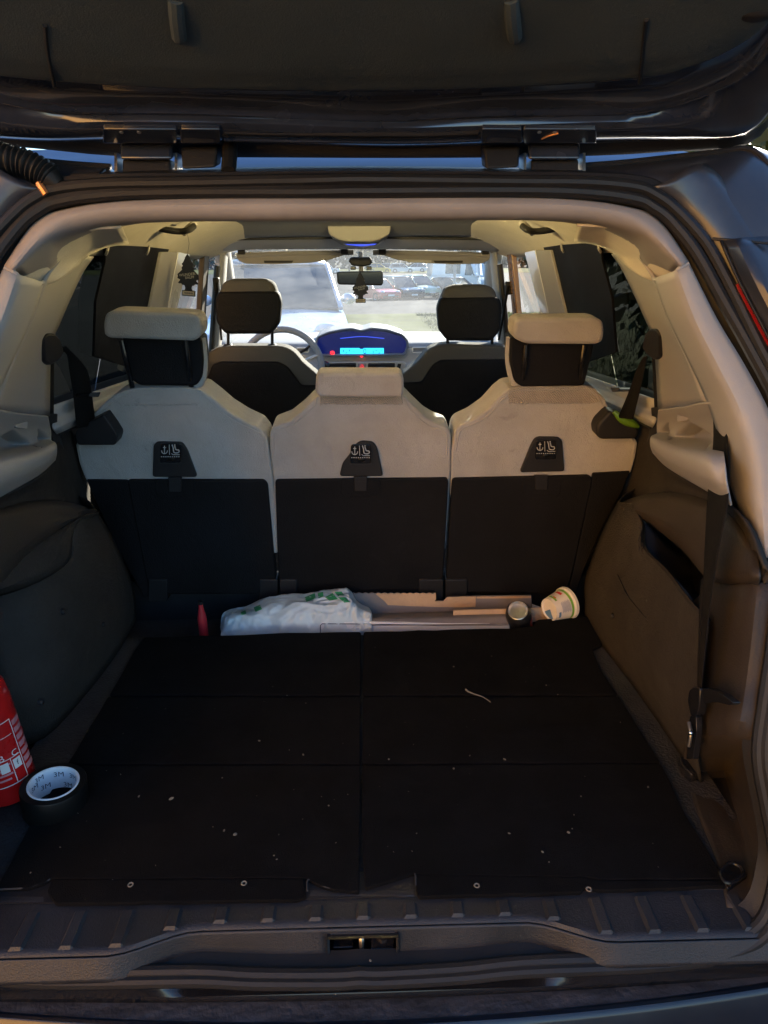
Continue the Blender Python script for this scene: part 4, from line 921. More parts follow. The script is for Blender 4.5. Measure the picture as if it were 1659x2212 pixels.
# ================================================================== SIDES: windows, belts, doors
for sd in (1, -1):
    m_ = (lambda p: p) if sd == 1 else mx
    V_ = lambda x, y, z: V((sd*x, y, z))
    # tinted side glass (quarter window + rear door window), clear front door glass
    def gl(y0, y1, name, mt, xb=.716, sl_=.31):
        rows = [[V_(xb-sl_*(z-1.05), y0+(y1-y0)*i/6, z) for i in range(7)] for z in (.98, 1.1, 1.25, 1.4, 1.53)]
        MB().grid(rows).build(name, mt, car)
    gl(1.42, 1.84, 'quarter_glass', 'glass_tint'); gl(1.845, 2.36, 'rear_door_glass', 'glass_tint'); gl(2.365, 2.84, 'rear_door_light', 'glass_clear'); gl(2.97, 3.72, 'front_door_glass', 'glass_clear', .632, .155)
    # pulled-up blind, window frame pieces
    def pw(px, off, th, name, mt, r=2, bev=.003):
        MB().prism(m_([PW(x, y, off) for x, y in rpoly(px, r)]), V((sd*th, 0, 0))).build(name, mt, car, bevel=bev)
    pw([(1171, 527), (1297, 525), (1299, 560), (1321, 644), (1330, 760), (1246, 790), (1226, 690)], -.010, .006, 'window_blind', 'blind')
    for x in (1212, 1292):
        MB().tube(m_([PW(x, 528, -.014), PW(x+2, 538, -.018), PW(x+6, 545, -.014)]), .003, n=8).build('blind_hook', 'trim_light', car)
    pw([(1156, 540), (1188, 540), (1226, 700), (1250, 800), (1215, 800), (1188, 690)], -.018, .02, 'door_frame', 'trim_light')
    pw([(1133, 545), (1155, 540), (1188, 690), (1212, 800), (1196, 800), (1171, 690)], -.010, .012, 'frame_edge', 'car_white')
    # B pillar: inner trim, seal and exposed dark face
    b0 = [V_(.600-.155*(z-1.05), 2.90, z) for z in (.6, 1.0, 1.3, 1.45, 1.52)]
    b1 = [V_(.585-.155*(z-1.05), 2.93, z) for z in (.6, 1.0, 1.3, 1.45, 1.52)]
    b2 = [V_(.590-.155*(z-1.05), 2.99, z) for z in (.6, 1.0, 1.3, 1.45, 1.52)]
    b3 = [V_(.63-.155*(z-1.05), 3.02, z) for z in (.6, 1.0, 1.3, 1.45, 1.52)]
    MB().patch([b0, b1, b2, b3], 4, 3).build('b_pillar_trim', 'trim_light', car, solid=.004)
    MB().tube([V_(.606-.155*(z-1.05), 2.885, z) for z in (.9, 1.2, 1.46)], .012, n=8).build('door_seal', 'rubber', car)
    MB().box(V_(.615, 2.80, 1.2), (.02, .09, .62), Matrix.Rotation(R(-8.8*sd), 3, 'Y')).build('pillar_face', 'amber_lit_pillar' if sd > 0 else 'side_plastic', car, bevel=.004)  # right face carries the amber reflection as colour, left stays plain
    # A pillar
    A0, A1 = V_(.53, 2.93, 1.535), V_(.70, 4.08, 1.07)
    MB().tube([A0, A0.lerp(A1, .5)+V((0, 0, .025)), A1], .042, n=12, sx=.8).build('a_pillar_trim', 'trim_light', car)
    # side rail above windows outside
    MB().tube([V_(.60, 1.2, 1.52), V_(.605, 2.0, 1.545), V_(.60, 2.9, 1.535)], .035, n=10).build('roof_rail', 'paint', car)
    # door top and door trim
    d0 = m_([PW(1150, 785, -.004), PW(1225, 800, -.004), PW(1263, 811, -.004), PW(1330, 834, -.004), PW(1413, 862, -.004)])
    d1 = m_([PX(1150, 800, .665), PX(1228, 814, .67), PX(1285, 836, .672), PX(1350, 862, .672), PX(1420, 890, .66)])
    d2 = m_([PX(1150, 815, .65), PX(1230, 832, .655), PX(1300, 862, .657), PX(1355, 886, .657), PX(1415, 912, .645)])
    d3 = m_([PX(1150, 828, .67), PX(1232, 850, .675), PX(1302, 875, .68), PX(1358, 900, .68), PX(1410, 925, .665)])
    d3b = [p+V((sd*.07, .02, -.02)) for p in d3]; d4 = [p+V((sd*.08, .05, -.5)) for p in d3]
    MB().patch([d0, d1, d2, d3], 4, 4).build('door_top', 'door_grey', car, solid=.004)
    MB().patch([d3b[:4], [p.lerp(q, .4) for p, q in zip(d3b, d4)][:4], d4[:4]], 4, 3).build('door_trim', 'door_grey', car, solid=.004)
    MB().tube([p+V((sd*-.004, 0, 0)) for p in d3], .003, n=6).build('door_gap', 'black_plastic', car)
    MB().prism(m_([PX(x, y, .595) for x, y in rpoly([(1318, 836), (1338, 838), (1342, 845), (1322, 847)], 2)]), (sd*.03, 0, 0)).build('door_pull', 'black_gloss', car, bevel=.002)
    fd = [[V_(.62, y, z) for y in (2.9, 3.2, 3.5, 3.8)] for z in (1.03, 1.0, .75, .4)]
    MB().patch(fd, 3, 3).build('front_door_trim', 'door_grey', car, solid=.01)
    # upper seat belt anchor, strap through the guide
    an = part('belt_anchor', car)
    MB().prism(m_([PW(x, y, -.030) for x, y in rpoly([(1392, 722), (1402, 710), (1416, 710), (1424, 722), (1424, 770), (1412, 778), (1396, 766), (1386, 750)], 5)]), V((sd*.018, 0, 0))).build('anchor_cover', 'black_plastic', an, bevel=.005)
    MB().prism(m_([PW(x, y, -.016) for x, y in ((1408, 765), (1425, 765), (1428, 890), (1414, 890))]), V((sd*.006, 0, 0))).build('belt_run', 'webbing', an)
    MB().prism(m_([PW(x, y, -.02) for x, y in rpoly([(1406, 880), (1426, 880), (1424, 905), (1412, 960), (1396, 960), (1408, 905)], 3)]), V((sd*.02, 0, 0))).build('belt_slot', 'black_plastic', an, bevel=.003)
bl = [PX(1389, 772, .598), PX(1375, 800, .60), PX(1357, 850, .61), PX(1335, 902, .618)]
br = [PX(1398, 768, .604), PX(1392, 800, .608), PX(1381, 850, .618), PX(1367, 906, .630)]
MB().patch([bl, br], 4, 2).build('belt_strap', 'webbing', car, solid=.0016)
bl = [PX(126, 752, -.615), PX(144, 766, -.61), PX(150, 800, -.615), PX(158, 850, -.63), PX(166, 925, -.645)]
br = [PX(143, 748, -.60), PX(176, 782, -.595), PX(190, 806, -.60), PX(198, 850, -.61), PX(206, 918, -.63)]
MB().patch([bl, br], 4, 2).build('belt_strap', 'webbing', car, solid=.0016)
# hanging third-row belt on the right with its buckle and tongue
hb = part('hanging_belt', car, 'black belt hanging slack beside the boot corner with buckle at its foot')
l_ = [PX(1541, 880, .575), PX(1541, 960, .565), PX(1530, 1059, .545), PX(1523, 1182, .528), PX(1517, 1318, .53), PX(1509, 1467, .532), PX(1502, 1500, .532)]
r_ = [PX(1566, 890, .57), PX(1574, 990, .56), PX(1572, 1084, .538), PX(1552, 1191, .522), PX(1531, 1331, .526), PX(1516, 1467, .53), PX(1512, 1500, .531)]
MB().patch([l_, [p.lerp(q, .5)+V((.004, 0, 0)) for p, q in zip(l_, r_)], r_], 5, 3).build('strap', 'webbing', hb, solid=.0015)
MB().patch([[PX(1514, 1250, .538), PX(1510, 1350, .536), PX(1506, 1480, .534)], [PX(1521, 1250, .538), PX(1513, 1350, .536), PX(1508, 1480, .534)]], 4, 1).build('strap_edge', 'webbing', hb, solid=.0015)
MB().prism([PX(x, y, .526) for x, y in rpoly([(1488, 1492), (1500, 1482), (1512, 1486), (1510, 1520), (1504, 1545), (1492, 1548), (1485, 1515)], 5)], (.014, 0, 0)).build('buckle', 'black_gloss', hb, bevel=.003)
MB().prism([PX(x, y, .530) for x, y in rpoly([(1490, 1546), (1504, 1546), (1504, 1580), (1496, 1640), (1482, 1640), (1486, 1580)], 3)], (.010, 0, 0)).build('buckle_stalk', 'black_gloss', hb, bevel=.003)
MB().prism([PX(x, y, .520) for x, y in rpoly([(1516, 1488), (1530, 1486), (1560, 1500), (1584, 1518), (1576, 1524), (1545, 1516), (1520, 1520)], 4)], (.012, 0, 0)).build('belt_tongue', 'black_gloss', hb, bevel=.003)
MB().tube([PX(1488, 1560, .522), PX(1492, 1585, .520), PX(1488, 1612, .520)], .0030, n=8).build('stalk_cable', 'steel', hb)
MB().ball(PX(1492, 1583, .518), .0042).build('stalk_rivet', 'chrome', hb)
MB().prism([PZ(x, y, .635) for x, y in rpoly([(1466, 1632), (1496, 1636), (1512, 1666), (1494, 1672), (1472, 1652)], 4)], (0, 0, -.02)).build('stalk_foot', 'black_gloss', hb, bevel=.003)

# ================================================================== FRONT SEATS
fs_spec = [
 dict(lab='front seat in front of the steering wheel with dark back and beige shoulders', back=[(440, 1000), (438, 785), (445, 764), (470, 750), (500, 747), (600, 747), (618, 750), (636, 760), (655, 783), (688, 811), (705, 840), (706, 1000)],
  panel=[(440, 1000), (446, 820), (458, 789), (474, 782), (600, 782), (620, 792), (636, 812), (651, 833), (706, 833), (706, 1000)], hr=(466, 605, 602, 720), posts=(493, 588)),
 dict(lab='front passenger seat with dark back and beige shoulders before the small chrome-framed vent', back=[(850, 1000), (852, 840), (868, 810), (902, 782), (927, 753), (947, 745), (970, 743), (1080, 746), (1105, 752), (1120, 775), (1122, 1000)],
  panel=[(850, 1000), (850, 828), (911, 826), (925, 803), (936, 788), (952, 778), (1095, 777), (1110, 790), (1118, 1000)], hr=(947, 1083, 615, 735), posts=(967, 1063))]
for S in fs_spec:
    st = part('front_seat', car, S['lab'])
    MB().prism([PY(x, y, 2.80) for x, y in rpoly(S['back'], 8)], (0, .10, 0)).build('backrest', 'front_fabric_shaded', st, bevel=.02, segs=4)
    MB().prism([PY(x, y, 2.785) for x, y in rpoly(S['panel'], 6)], (0, .05, 0)).build('back_panel', 'seat_board', st, bevel=.008)
    x0, x1, y0, y1 = S['hr']; w = x1-x0
    MB().prism([PY(x, y, 2.78) for x, y in rpoly([(x0+4, y1-22), (x0, y0+50), (x0+14, y0+8), (x0+34, y0), (x1-34, y0), (x1-14, y0+8), (x1, y0+50), (x1-4, y1-22), (x1-22, y1), (x0+22, y1)], 10)], (0, .085, 0)).build('headrest', 'front_fabric_shaded', st, bevel=.022, segs=5)
    MB().prism([PY(x, y, 2.773) for x, y in rpoly([(x0+1, y1-22), (x0-3, y0+50), (x0+4, y0+29), (x0+20, y0+27), (x1-20, y0+26), (x1-4, y0+28), (x1+3, y0+50), (x1-1, y1-22), (x1-20, y1+2), (x0+20, y1+2)], 8)], (0, .06, 0)).build('headrest_back', 'seat_board', st, bevel=.014, segs=4)
    for x in S['posts']:
        MB().tube([PY(x, y1-12, 2.83), PY(x, 752, 2.83)], .006, n=10, sm=1).build('headrest_post', 'black_gloss', st)
        MB().lathe([(.001, -.008), (.019, -.008), (.019, .0), (.014, .006), (.001, .006)], 16, Matrix.Translation(PY(x, 746, 2.835))).build('post_collar', 'black_plastic', st)

# ================================================================== DASHBOARD
ds = part('dashboard', car)
def prof(x):
    c = .10*(x/.72)**2
    return [V((x, 4.16-c, 1.02)), V((x, 4.05-c, 1.088)), V((x, 3.75, 1.106)), V((x, 3.50+c*.4, 1.098)), V((x, 3.455+c*.4, 1.075))]
MB().patch([prof(x) for x in [-.70+i*.14 for i in range(11)]], 4, 3).build('dash_pad', 'dash_pad', ds, solid=.004)
def prof2(x):
    c = .08*(x/.72)**2
    return [V((x, 3.458+c*.4, 1.076)), V((x, 3.45+c, 1.05)), V((x, 3.435+c, 1.012)), V((x, 3.40+c, .98)), V((x, 3.41+c, .85)), V((x, 3.5+c, .55))]
MB().patch([prof2(x) for x in [-.70+i*.14 for i in range(11)]], 4, 3).build('dash_face', 'dash_light', ds, solid=.004)
D = 3.40
clu = part('instrument_cluster', car)
hood = [(680, 742), (684, 727), (709, 716), (740, 710), (761, 708), (781, 713), (803, 707), (838, 711), (871, 722), (882, 735), (883, 748), (877, 768), (690, 770), (682, 756)]
MB().prism([PY(x, y, D+.03) for x, y in rpoly(hood, 5)], (0, .25, .0)).build('hood', 'dash_pad', clu, bevel=.012)
hin = [(690, 744), (694, 734), (720, 725), (781, 721), (842, 725), (868, 734), (872, 746), (866, 762), (697, 765)]
a_ = [PY(x, y, D) for x, y in rpoly(hood, 5)]; b_ = [PY(x, y, D-.003) for x, y in rpoly([(781+(x-781)*.975, 742+(y-742)*.93) for x, y in hood], 5)]
c_ = [PY(781+(x-781)*1.0, y, D+.02) for x, y in rpoly([(781+(x-781)*.95, 743+(y-743)*.78) for x, y in hood], 5)]
MB().grid([[p+V((0, .05, 0)) for p in a_], a_, b_, c_], cu=True).build('hood_rim', 'dash_pad', clu)
MB().prism([PY(x, y, D+.019) for x, y in rpoly([(781+(x-781)*.97, 743+(y-743)*.80) for x, y in hood], 5)], (0, .004, 0)).build('display_face', 'dash_dark', clu)
lcd = [(735, 752), (776, 752), (778, 754), (784, 754), (786, 752), (829, 752), (829, 767), (792, 767), (788, 766), (774, 766), (770, 767), (735, 767)]
MB().prism([PY(x, y, D+.016) for x, y in lcd], (0, .002, 0)).build('lcd_screen', 'lcd', clu)
def lt(cx, cy): return lambda x, y: PY(cx, cy, D+.0145)+V((x, 0, y))
text('0', .034, lt(788, 759.5)).build('speed_digit', 'lcd_ink', clu)
ib = MB()
for x, y, w_, h_ in ((742, 758, .004, .012), (748, 762, .008, .004), (755, 757, .004, .010), (764, 760, .010, .003), (806, 760, .004, .012), (813, 757, .012, .003), (819, 762, .004, .010), (824, 757, .003, .008)):
    ib.box(PY(x, y, D+.0145), (w_, .0005, h_))
ib.build('lcd_symbol', 'lcd_ink', clu).__setitem__('kind', 'stuff')
for x, y, r_w in ((718, 762, .011), (781, 769, .008), (837, 766, .005)):
    MB().ball(PY(x, y, D+.012), (r_w, .004, r_w*.8)).build('warning_light', 'led_red', clu)
MB().tube([PY(735, 731, D+.006), PY(781, 727, D+.006), PY(830, 731, D+.006)], .0016, n=6).build('hood_reflection', 'blue_glow', clu)  # glowing blue arc painted as a reflection along the hood
# centre vents
vt = part('air_vent', car)
o = rpoly([(705, 783), (870, 781), (878, 786), (868, 812), (700, 812), (697, 790)], 4)
MB().prism([PY(x, y, 3.385) for x, y in o], (0, .03, 0)).build('vent_surround', 'dash_light', vt, bevel=.004)
for x0, x1 in ((710, 769), (795, 853)):
    MB().prism([PY(x, y, 3.3835) for x, y in rpoly([(x0, 785), (x1, 784), (x1, 803), (x0, 804)], 2)], (0, .004, 0)).build('vent_opening', 'black_gloss', vt)
    for k in range(4):
        p, q = PY(x0+2, 788.5+k*4, 3.380), PY(x1-2, 788+k*4, 3.380)
        MB().box((p+q)/2, ((q-p).x, .008, .0022), Matrix.Rotation(R(25), 3, 'X')).build('vent_slat', 'black_plastic', vt)
    p = PY((x0+x1)/2, 794, 3.375); MB().box(p, (.035, .008, .006)).build('vent_tab', 'chrome', vt, bevel=.002)
hz = part('hazard_switch', car)
MB().prism([PY(x, y, 3.382) for x, y in rpoly([(773, 785), (791, 785), (790, 800), (775, 800)], 2)], (0, .02, 0)).build('switch_cap', 'dash_pad', hz, bevel=.003)
MB().tube([PY(778, 793, 3.3795), PY(782, 787, 3.3795), PY(786, 793, 3.3795)], .0016, n=6, sm=1, closed=True).build('triangle', 'led_red', hz)
MB().lathe([(.011, -.004), (.014, 0), (.011, .004), (.008, 0), (.011, -.004)], 20, Matrix.Translation(PY(782, 803, 3.379)) @ Matrix.Rotation(R(90), 4, 'X')).build('switch_ring', 'chrome', hz)
MB().prism([PY(x, y, 3.3815) for x, y in rpoly([(859, 786), (867, 786), (862, 806), (855, 806)], 2)], (0, .004, 0)).build('vent_wheel', 'black_plastic', vt)
for x0, x1, y0, y1 in ((891, 921, 751, 762), (641, 668, 752, 762)):
    v2 = part('small_vent', car)
    MB().tube([PY(x, y, 3.425) for x, y in rpoly([(x0, y0), (x1, y0-.5), (x1-2, y1-1), (x0, y1)], 2, 2)], .0035, n=6, sm=1, closed=True).build('vent_frame', 'car_white', v2)
    MB().prism([PY(x, y, 3.428) for x, y in ((x0, y0), (x1, y0-.5), (x1-2, y1-1), (x0, y1))], (0, .01, 0)).build('vent_slot', 'dash_pad', v2)
MB().patch([[PY(483, 740, 3.75), PY(530, 737, 3.75)], [PY(487, 749, 3.55), PY(527, 748, 3.55)]], 2, 2).build('defrost_grille', 'black_plastic', car, solid=.01)
# steering wheel
sw = part('steering_wheel', car)
C = PY(609, 796, 3.30); Mw = Matrix.Translation(C) @ Matrix.Rotation(R(68), 4, 'X')
ring = [Mw @ V((.182*math.cos(a), .182*math.sin(a), 0)) for a in [2*math.pi*i/40 for i in range(40)]]
MB().tube(ring, .0155, n=12, sm=1, closed=True).build('wheel_rim', 'dash_pad', sw)
MB().lathe([(.001, .03), (.06, .028), (.078, .01), (.075, -.02), (.001, -.03)], 28, Mw).build('hub', 'black_plastic', sw)
for a in (20, 160, 235, 305):
    d = V((math.cos(R(a)), math.sin(R(a)), 0)); MB().tube([Mw @ (d*.05), Mw @ (d*.12+V((0, 0, -.008))), Mw @ (d*.178)], .016, n=8, sz=.5).build('spoke', 'dash_light', sw)
MB().tube([PY(648, 762, 3.42), PY(668, 748, 3.42), PY(674, 733, 3.42)], .006, n=8).build('control_stalk', 'black_plastic', car)
MB().ball(PY(700, 790, 3.33), (.03, .03, .022)).build('gear_selector', 'black_gloss', car)

# ================================================================== HEADER: console, visors, mirror, windscreen
oc = part('overhead_console', car)
MB().prism([PY(x, y, 2.44) for x, y in rpoly([(706, 481), (846, 481), (842, 506), (820, 518), (800, 522), (750, 522), (730, 518), (710, 506)], 6)], (0, .30, -.012)).build('console_body', 'headliner_panel', oc, bevel=.012)
MB().prism([PY(x, y, 2.60) for x, y in rpoly([(725, 514), (832, 516), (812, 530), (781, 534), (750, 531)], 5)], (0, .06, -.005)).build('console_front', 'trim_light', oc, bevel=.008)
MB().prism([PY(x, y, 2.592) for x, y in rpoly([(734, 519), (824, 519), (810, 529), (781, 532), (750, 529)], 3)], (0, .006, 0)).build('map_light', 'blue_glow', oc)
for k in range(5):
    MB().box(PY(752+k*15, 524.5, 2.588), (.019, .004, .006)).build('console_switch', 'black_gloss', oc, bevel=.001)
for sx in (-1, 1):
    fx = lambda x: 785+sx*(x-785)
    # roof header band in front of the panel
    vsr = part('sun_visor', car)
    top = [(818, 547), (860, 548), (950, 549), (1040, 551), (1060, 553)] ; bot = [(826, 551), (860, 562), (900, 568), (980, 571), (1040, 570), (1056, 562)]
    o = rpoly([(fx(x), y) for x, y in top+bot[::-1]], 5)
    MB().prism([PY(x, y, 2.90) for x, y in o], (0, .025, .006)).build('visor_board', 'visor', vsr, bevel=.007)
    MB().tube([PY(fx(806), 545, 2.905), PY(fx(860), 546, 2.905), PY(fx(960), 548, 2.905), PY(fx(1058), 552, 2.905)], .010, n=10).build('visor_rod', 'visor', vsr)
    for x in (826, 1048):
        MB().box(PY(fx(x), 541, 2.905), (.028, .024, .03)).build('visor_mount', 'black_plastic', vsr, bevel=.004)
    MB().prism([PY(x, y, 2.8985) for x, y in rpoly([(fx(936), 563), (fx(1000), 563), (fx(999), 568), (fx(940), 568)], 1)], (0, .003, 0)).build('visor_mirror_flap', 'black_plastic', vsr)
    if sx > 0: MB().prism([PY(x, y, 2.8985) for x, y in ((868, 560), (932, 562), (932, 568), (885, 567))], (0, .003, 0)).build('airbag_label', 'grey_print', vsr)
hb0 = [PY(x, y, 2.66) for x, y in ((462, 520), (520, 516), (640, 514), (781, 513), (930, 514), (1040, 516), (1092, 520))]
hb1 = [PY(x, y, 2.72) for x, y in ((470, 530), (530, 526), (640, 525), (781, 525), (930, 525), (1035, 527), (1086, 530))]
hb2 = [PY(x, y, 2.84) for x, y in ((482, 541), (540, 538), (640, 537), (781, 537), (930, 538), (1030, 540), (1074, 543))]
MB().patch([hb0, hb1, hb2, [p+V((0, .03, .02)) for p in hb2]], 4, 4).build('windscreen_header', 'trim_light', car, solid=.004)
MB().tube([p+V((0, -.004, -.001)) for p in hb0], .004, n=6).build('header_gap', 'black_plastic', car)
mr_ = part('rear_view_mirror', car)
MB().prism([PY(x, y, 2.98) for x, y in rpoly([(727, 587), (827, 585), (828, 612), (824, 617), (732, 615), (728, 610)], 5)], (0, .03, 0)).build('mirror_case', 'black_plastic', mr_, bevel=.006)
MB().prism([PY(x, y, 2.9785) for x, y in rpoly([(730, 589), (825, 588), (825, 613), (732, 612)], 4)], (0, .001, 0)).build('mirror_glass', 'mirror_face', mr_)
MB().tube([PY(781, 590, 3.02), PY(779, 565, 3.03), PY(779, 540, 3.04)], .010, n=10).build('mirror_arm', 'trim_light', mr_)
sn = part('rain_sensor', car)
MB().prism([PY(x, y, 3.0) for x, y in rpoly([(752, 563), (758, 555), (800, 555), (805, 565), (800, 573), (785, 576), (760, 574)], 4)], (0, .03, 0)).build('sensor_case', 'black_plastic', sn, bevel=.006)
for x in (763, 797): MB().box(PY(x, 579, 3.02), (.022, .015, .014)).build('sensor_lens', 'black_gloss', sn, bevel=.003)
ws = [[V((x*(.90+.10*t), 2.94+1.16*t-.10*(x/.7)**2, 1.535-.47*t+.02*math.sin(math.pi*t))) for x in [-.70+i*.07 for i in range(21)]] for t in [k/8 for k in range(9)]]
MB().grid(ws).build('windscreen', 'glass_dusty', car)
hd = [[V((x, 4.10+.75*t-.10*(x/.7)**2*(1-t)-.12*(x/.7)**2*t, 1.03-.22*t*t-.05*t-.03*(x/.7)**2)) for x in [-.76+i*.076 for i in range(21)]] for t in [k/8 for k in range(9)]]
MB().grid(hd).build('bonnet', 'paint', car, solid=.003)
MB().grid([[p for p in hd[-1]], [p+V((0, .05, -.25)) for p in hd[-1]], [p+V((0, .02, -.55)) for p in hd[-1]]]).build('front_bumper', 'paint', car)
# grab handles / coat hooks high on the side rails
for sx in (1, -1):
    g = part('grab_handle', car)
    f = lambda x: x if sx > 0 else 1547-x
    MB().tube([PY(f(1128), 488, 1.95), PY(f(1140), 497, 1.93), PY(f(1160), 500, 1.93), PY(f(1190), 496, 1.92), PY(f(1222), 486, 1.92)], .008, n=10).build('handle_bar', 'black_plastic', g)
    MB().tube([PY(f(1126), 482, 1.96), PY(f(1134), 488, 1.95), PY(f(1146), 499, 1.94), PY(f(1150), 502, 1.93)], .009, n=10).build('handle_mount', 'trim_light', g)
    MB().box(PY(f(1200), 482, 1.95), (.07, .05, .012)).build('handle_base', 'black_plastic', g, bevel=.004)
# front belts on the B pillars
for sx, x0, y0, x1, y1 in ((1, 1098, 618, 1078, 735), (-1, 468, 610, 478, 735)):
    fb = part('front_belt', car)
    MB().prism([PY(x, y, 2.84) for x, y in ((x0-2, y0), (x0+3, y0), (x1+2, y1), (x1-2, y1))], (0, .012, 0)).build('strap', 'webbing', fb)
    MB().box(PY(x0, y0+4, 2.86), (.024, .03, .05)).build('belt_loop', 'black_plastic', fb, bevel=.005)
# ================================================================== LOOSE THINGS IN THE BOOT
# felt mats: two halves, each of three folded panels and a front flap with eyelets
def mat_half(label, quads, flap, eyelets, slits):
    t = thing('boot_mat', label, 'mat', (quads[0][0].x*.5+quads[0][2].x*.5, 1.2, .614))
    for q in quads:
        MB().prism([p for p in q], (0, 0, -.008)).build('mat_panel', 'carpet', t, bevel=.003)
    MB().prism(flap, (0, 0, -.007)).build('mat_flap', 'carpet', t, bevel=.001)
    for x, y in eyelets:
        c = PZ(x, y, .6222)
        MB().lathe([(.0022, 0), (.0040, .0010), (.0046, 0)], 14, Matrix.Translation(c)).build('eyelet', 'crumb', t)
    return t
Zm = .622
def Q(px, z=Zm, r=3):
    o = rpoly(px, r); q = []; rj = random.Random(int(px[0][0]*7+px[0][1]))
    for (xa, ya), (xb, yb) in zip(o, o[1:]+o[:1]):       # cut felt: edges wander by a millimetre
        n = max(1, int(math.hypot(xb-xa, yb-ya)/38)); q.append((xa, ya))
        for k in range(1, n): q.append((xa+(xb-xa)*k/n+rj.uniform(-1.3, 1.3), ya+(yb-ya)*k/n+rj.uniform(-1.1, 1.1)))
    return [PZ(x, y, z) for x, y in q]
right = [Q([(785, 1364), (1100, 1357), (1152, 1352), (1160, 1338), (1268, 1330), (1278, 1338), (1302, 1392), (1280, 1402), (1296, 1444), (1334, 1500), (784, 1501)], r=5),
         Q([(784, 1505), (1337, 1504), (1426, 1646), (783, 1649)]),
         Q([(783, 1653), (1428, 1650), (1482, 1762), (1520, 1822), (1548, 1868), (1556, 1884), (1562, 1898), (1300, 1899), (1255, 1893), (905, 1888), (892, 1886), (868, 1894), (790, 1918), (784, 1850)], r=4)]
mat_half('black felt boot mat half lying on the seat belt buckle side', right, Q([(898, 1890), (1255, 1895), (1300, 1902), (1562, 1901), (1575, 1913), (1300, 1922), (1262, 1916), (1255, 1926), (905, 1936), (900, 1926)], .6212, 4), [(1030, 1913), (1272, 1921)], None)
left = [Q([(780, 1364), (620, 1366), (480, 1372), (310, 1376), (288, 1408), (268, 1446), (236, 1501), (779, 1501)], r=5),
        Q([(779, 1505), (233, 1505), (146, 1649), (778, 1649)]),
        Q([(778, 1653), (143, 1653), (64, 1782), (20, 1868), (-10, 1920), (60, 1918), (96, 1906), (110, 1897), (660, 1896), (668, 1900), (690, 1912), (720, 1921), (776, 1926), (777, 1850)], r=4)]
mat_half('black felt boot mat half beside the fire extinguisher and tape roll', left, Q([(112, 1900), (655, 1898), (662, 1936), (640, 1943), (120, 1950), (102, 1925)], .6212, 4), [(282, 1911), (527, 1908)], None)
for px in ([(664, 1925), (664, 1903), (672, 1901), (690, 1911), (720, 1920), (774, 1925)], [(792, 1917), (868, 1893), (890, 1885), (897, 1890), (898, 1912)], [(0, 1921), (60, 1917), (96, 1905), (108, 1899)]):
    MB().tube([PZ(x, y, .6205) for x, y in px], .0014, n=6).build('mat_edge_light', 'mat_edge_light', [o for o in COL.objects if o.name.startswith('boot_mat')][0 if px[0][0] > 700 else 1])  # pale tube painted as light catching the cut felt edge
MB().prism([PZ(x, y, .6158) for x, y in ((-30, 1890), (1560, 1878), (1572, 1912), (1300, 1921), (900, 1934), (660, 1942), (100, 1950), (-60, 1952))], (0, 0, -.002)).build('mat_underlay', 'black_plastic', car)
# dark slot hardware under the mat notches
for x0, x1, y in ((668, 895, 1930), (0, 96, 1944), (1452, 1565, 1914)):
    MB().prism([PZ(x, yy, .616) for x, yy in ((x0, y-8), (x1, y-8), (x1, y+5), (x0, y+6))], (0, 0, -.004)).build('slot_edge', 'sill_plastic', car, bevel=.0015)

# fire extinguisher
fx = thing('fire_extinguisher', 'red fire extinguisher leaning in the boot corner, white printed label', 'extinguisher', PZ(18, 1712, .614))
base = PZ(30, 1712, .616); ax = V((-.12, .03, 1)).normalized(); Rq = ax.to_track_quat('Z', 'Y').to_matrix().to_4x4()
Mx = Matrix.Translation(base) @ Rq
rad = .043
MB().lathe([(.001, .004), (.034, 0), (.040, .004), (rad, .014), (rad, .195), (.041, .212), (.033, .230), (.018, .243), (.014, .252), (.001, .253)], 40, Mx).build('cylinder', 'red_paint', fx)
MB().lathe([(.001, .25), (.016, .25), (.016, .275), (.001, .276)], 20, Mx).build('valve', 'steel', fx)
MB().prism([Mx @ V(p) for p in ((-.01, -.008, .272), (.075, -.008, .290), (.075, -.008, .298), (-.01, -.008, .286))], Mx.to_3x3() @ V((0, .016, 0))).build('lever', 'red_paint', fx, bevel=.002)
MB().prism([Mx @ V(p) for p in ((-.01, -.007, .256), (.065, -.007, .252), (.065, -.007, .258), (-.01, -.007, .266))], Mx.to_3x3() @ V((0, .014, 0))).build('handle', 'red_paint', fx, bevel=.002)
def cyl(a0, a1, z0, z1, dr=.0004, n=10):   # angles in degrees, 0 = towards +x of the bottle
    r_ = rad+dr; b = MB()
    b.grid([[Mx @ V((r_*math.cos(R(a0+(a1-a0)*i/n)), r_*math.sin(R(a0+(a1-a0)*i/n)), z)) for i in range(n+1)] for z in (z0, z1)]); return b
vx = Mx.inverted() @ CAM; VA = math.degrees(math.atan2(vx.y, vx.x))+10   # the label faces the tailgate
def lab(b, m): kind(b.build('label_print', m, fx), 'stuff')
lb = MB()
for b in (cyl(VA-60, VA+30, .153, .1545), cyl(VA-60, VA+30, .040, .0415), cyl(VA+29, VA+31, .040, .1545), cyl(VA-50, VA+24, .128, .129), cyl(VA-60, VA+30, .088, .0892), cyl(VA+4, VA+5.5, .041, .088)):
    lb.add(b.v, b.f)
lab(lb, 'white_print')
lb = MB()
for k in range(7):
    b = cyl(VA+34, VA+68-3*(k % 3), .148-k*.0145, .148-k*.0145-.0095); lb.add(b.v, b.f)
for k in range(4):
    b = cyl(VA-55, VA+2-6*(k % 2), .082-k*.009, .0785-k*.009); lb.add(b.v, b.f)
lab(lb, 'pink_print')
lb = MB()
for a in (VA-20, VA+8):
    b = cyl(a, a+18, .066, .084, .0005); lb.add(b.v, b.f)
lab(lb, 'white_print')
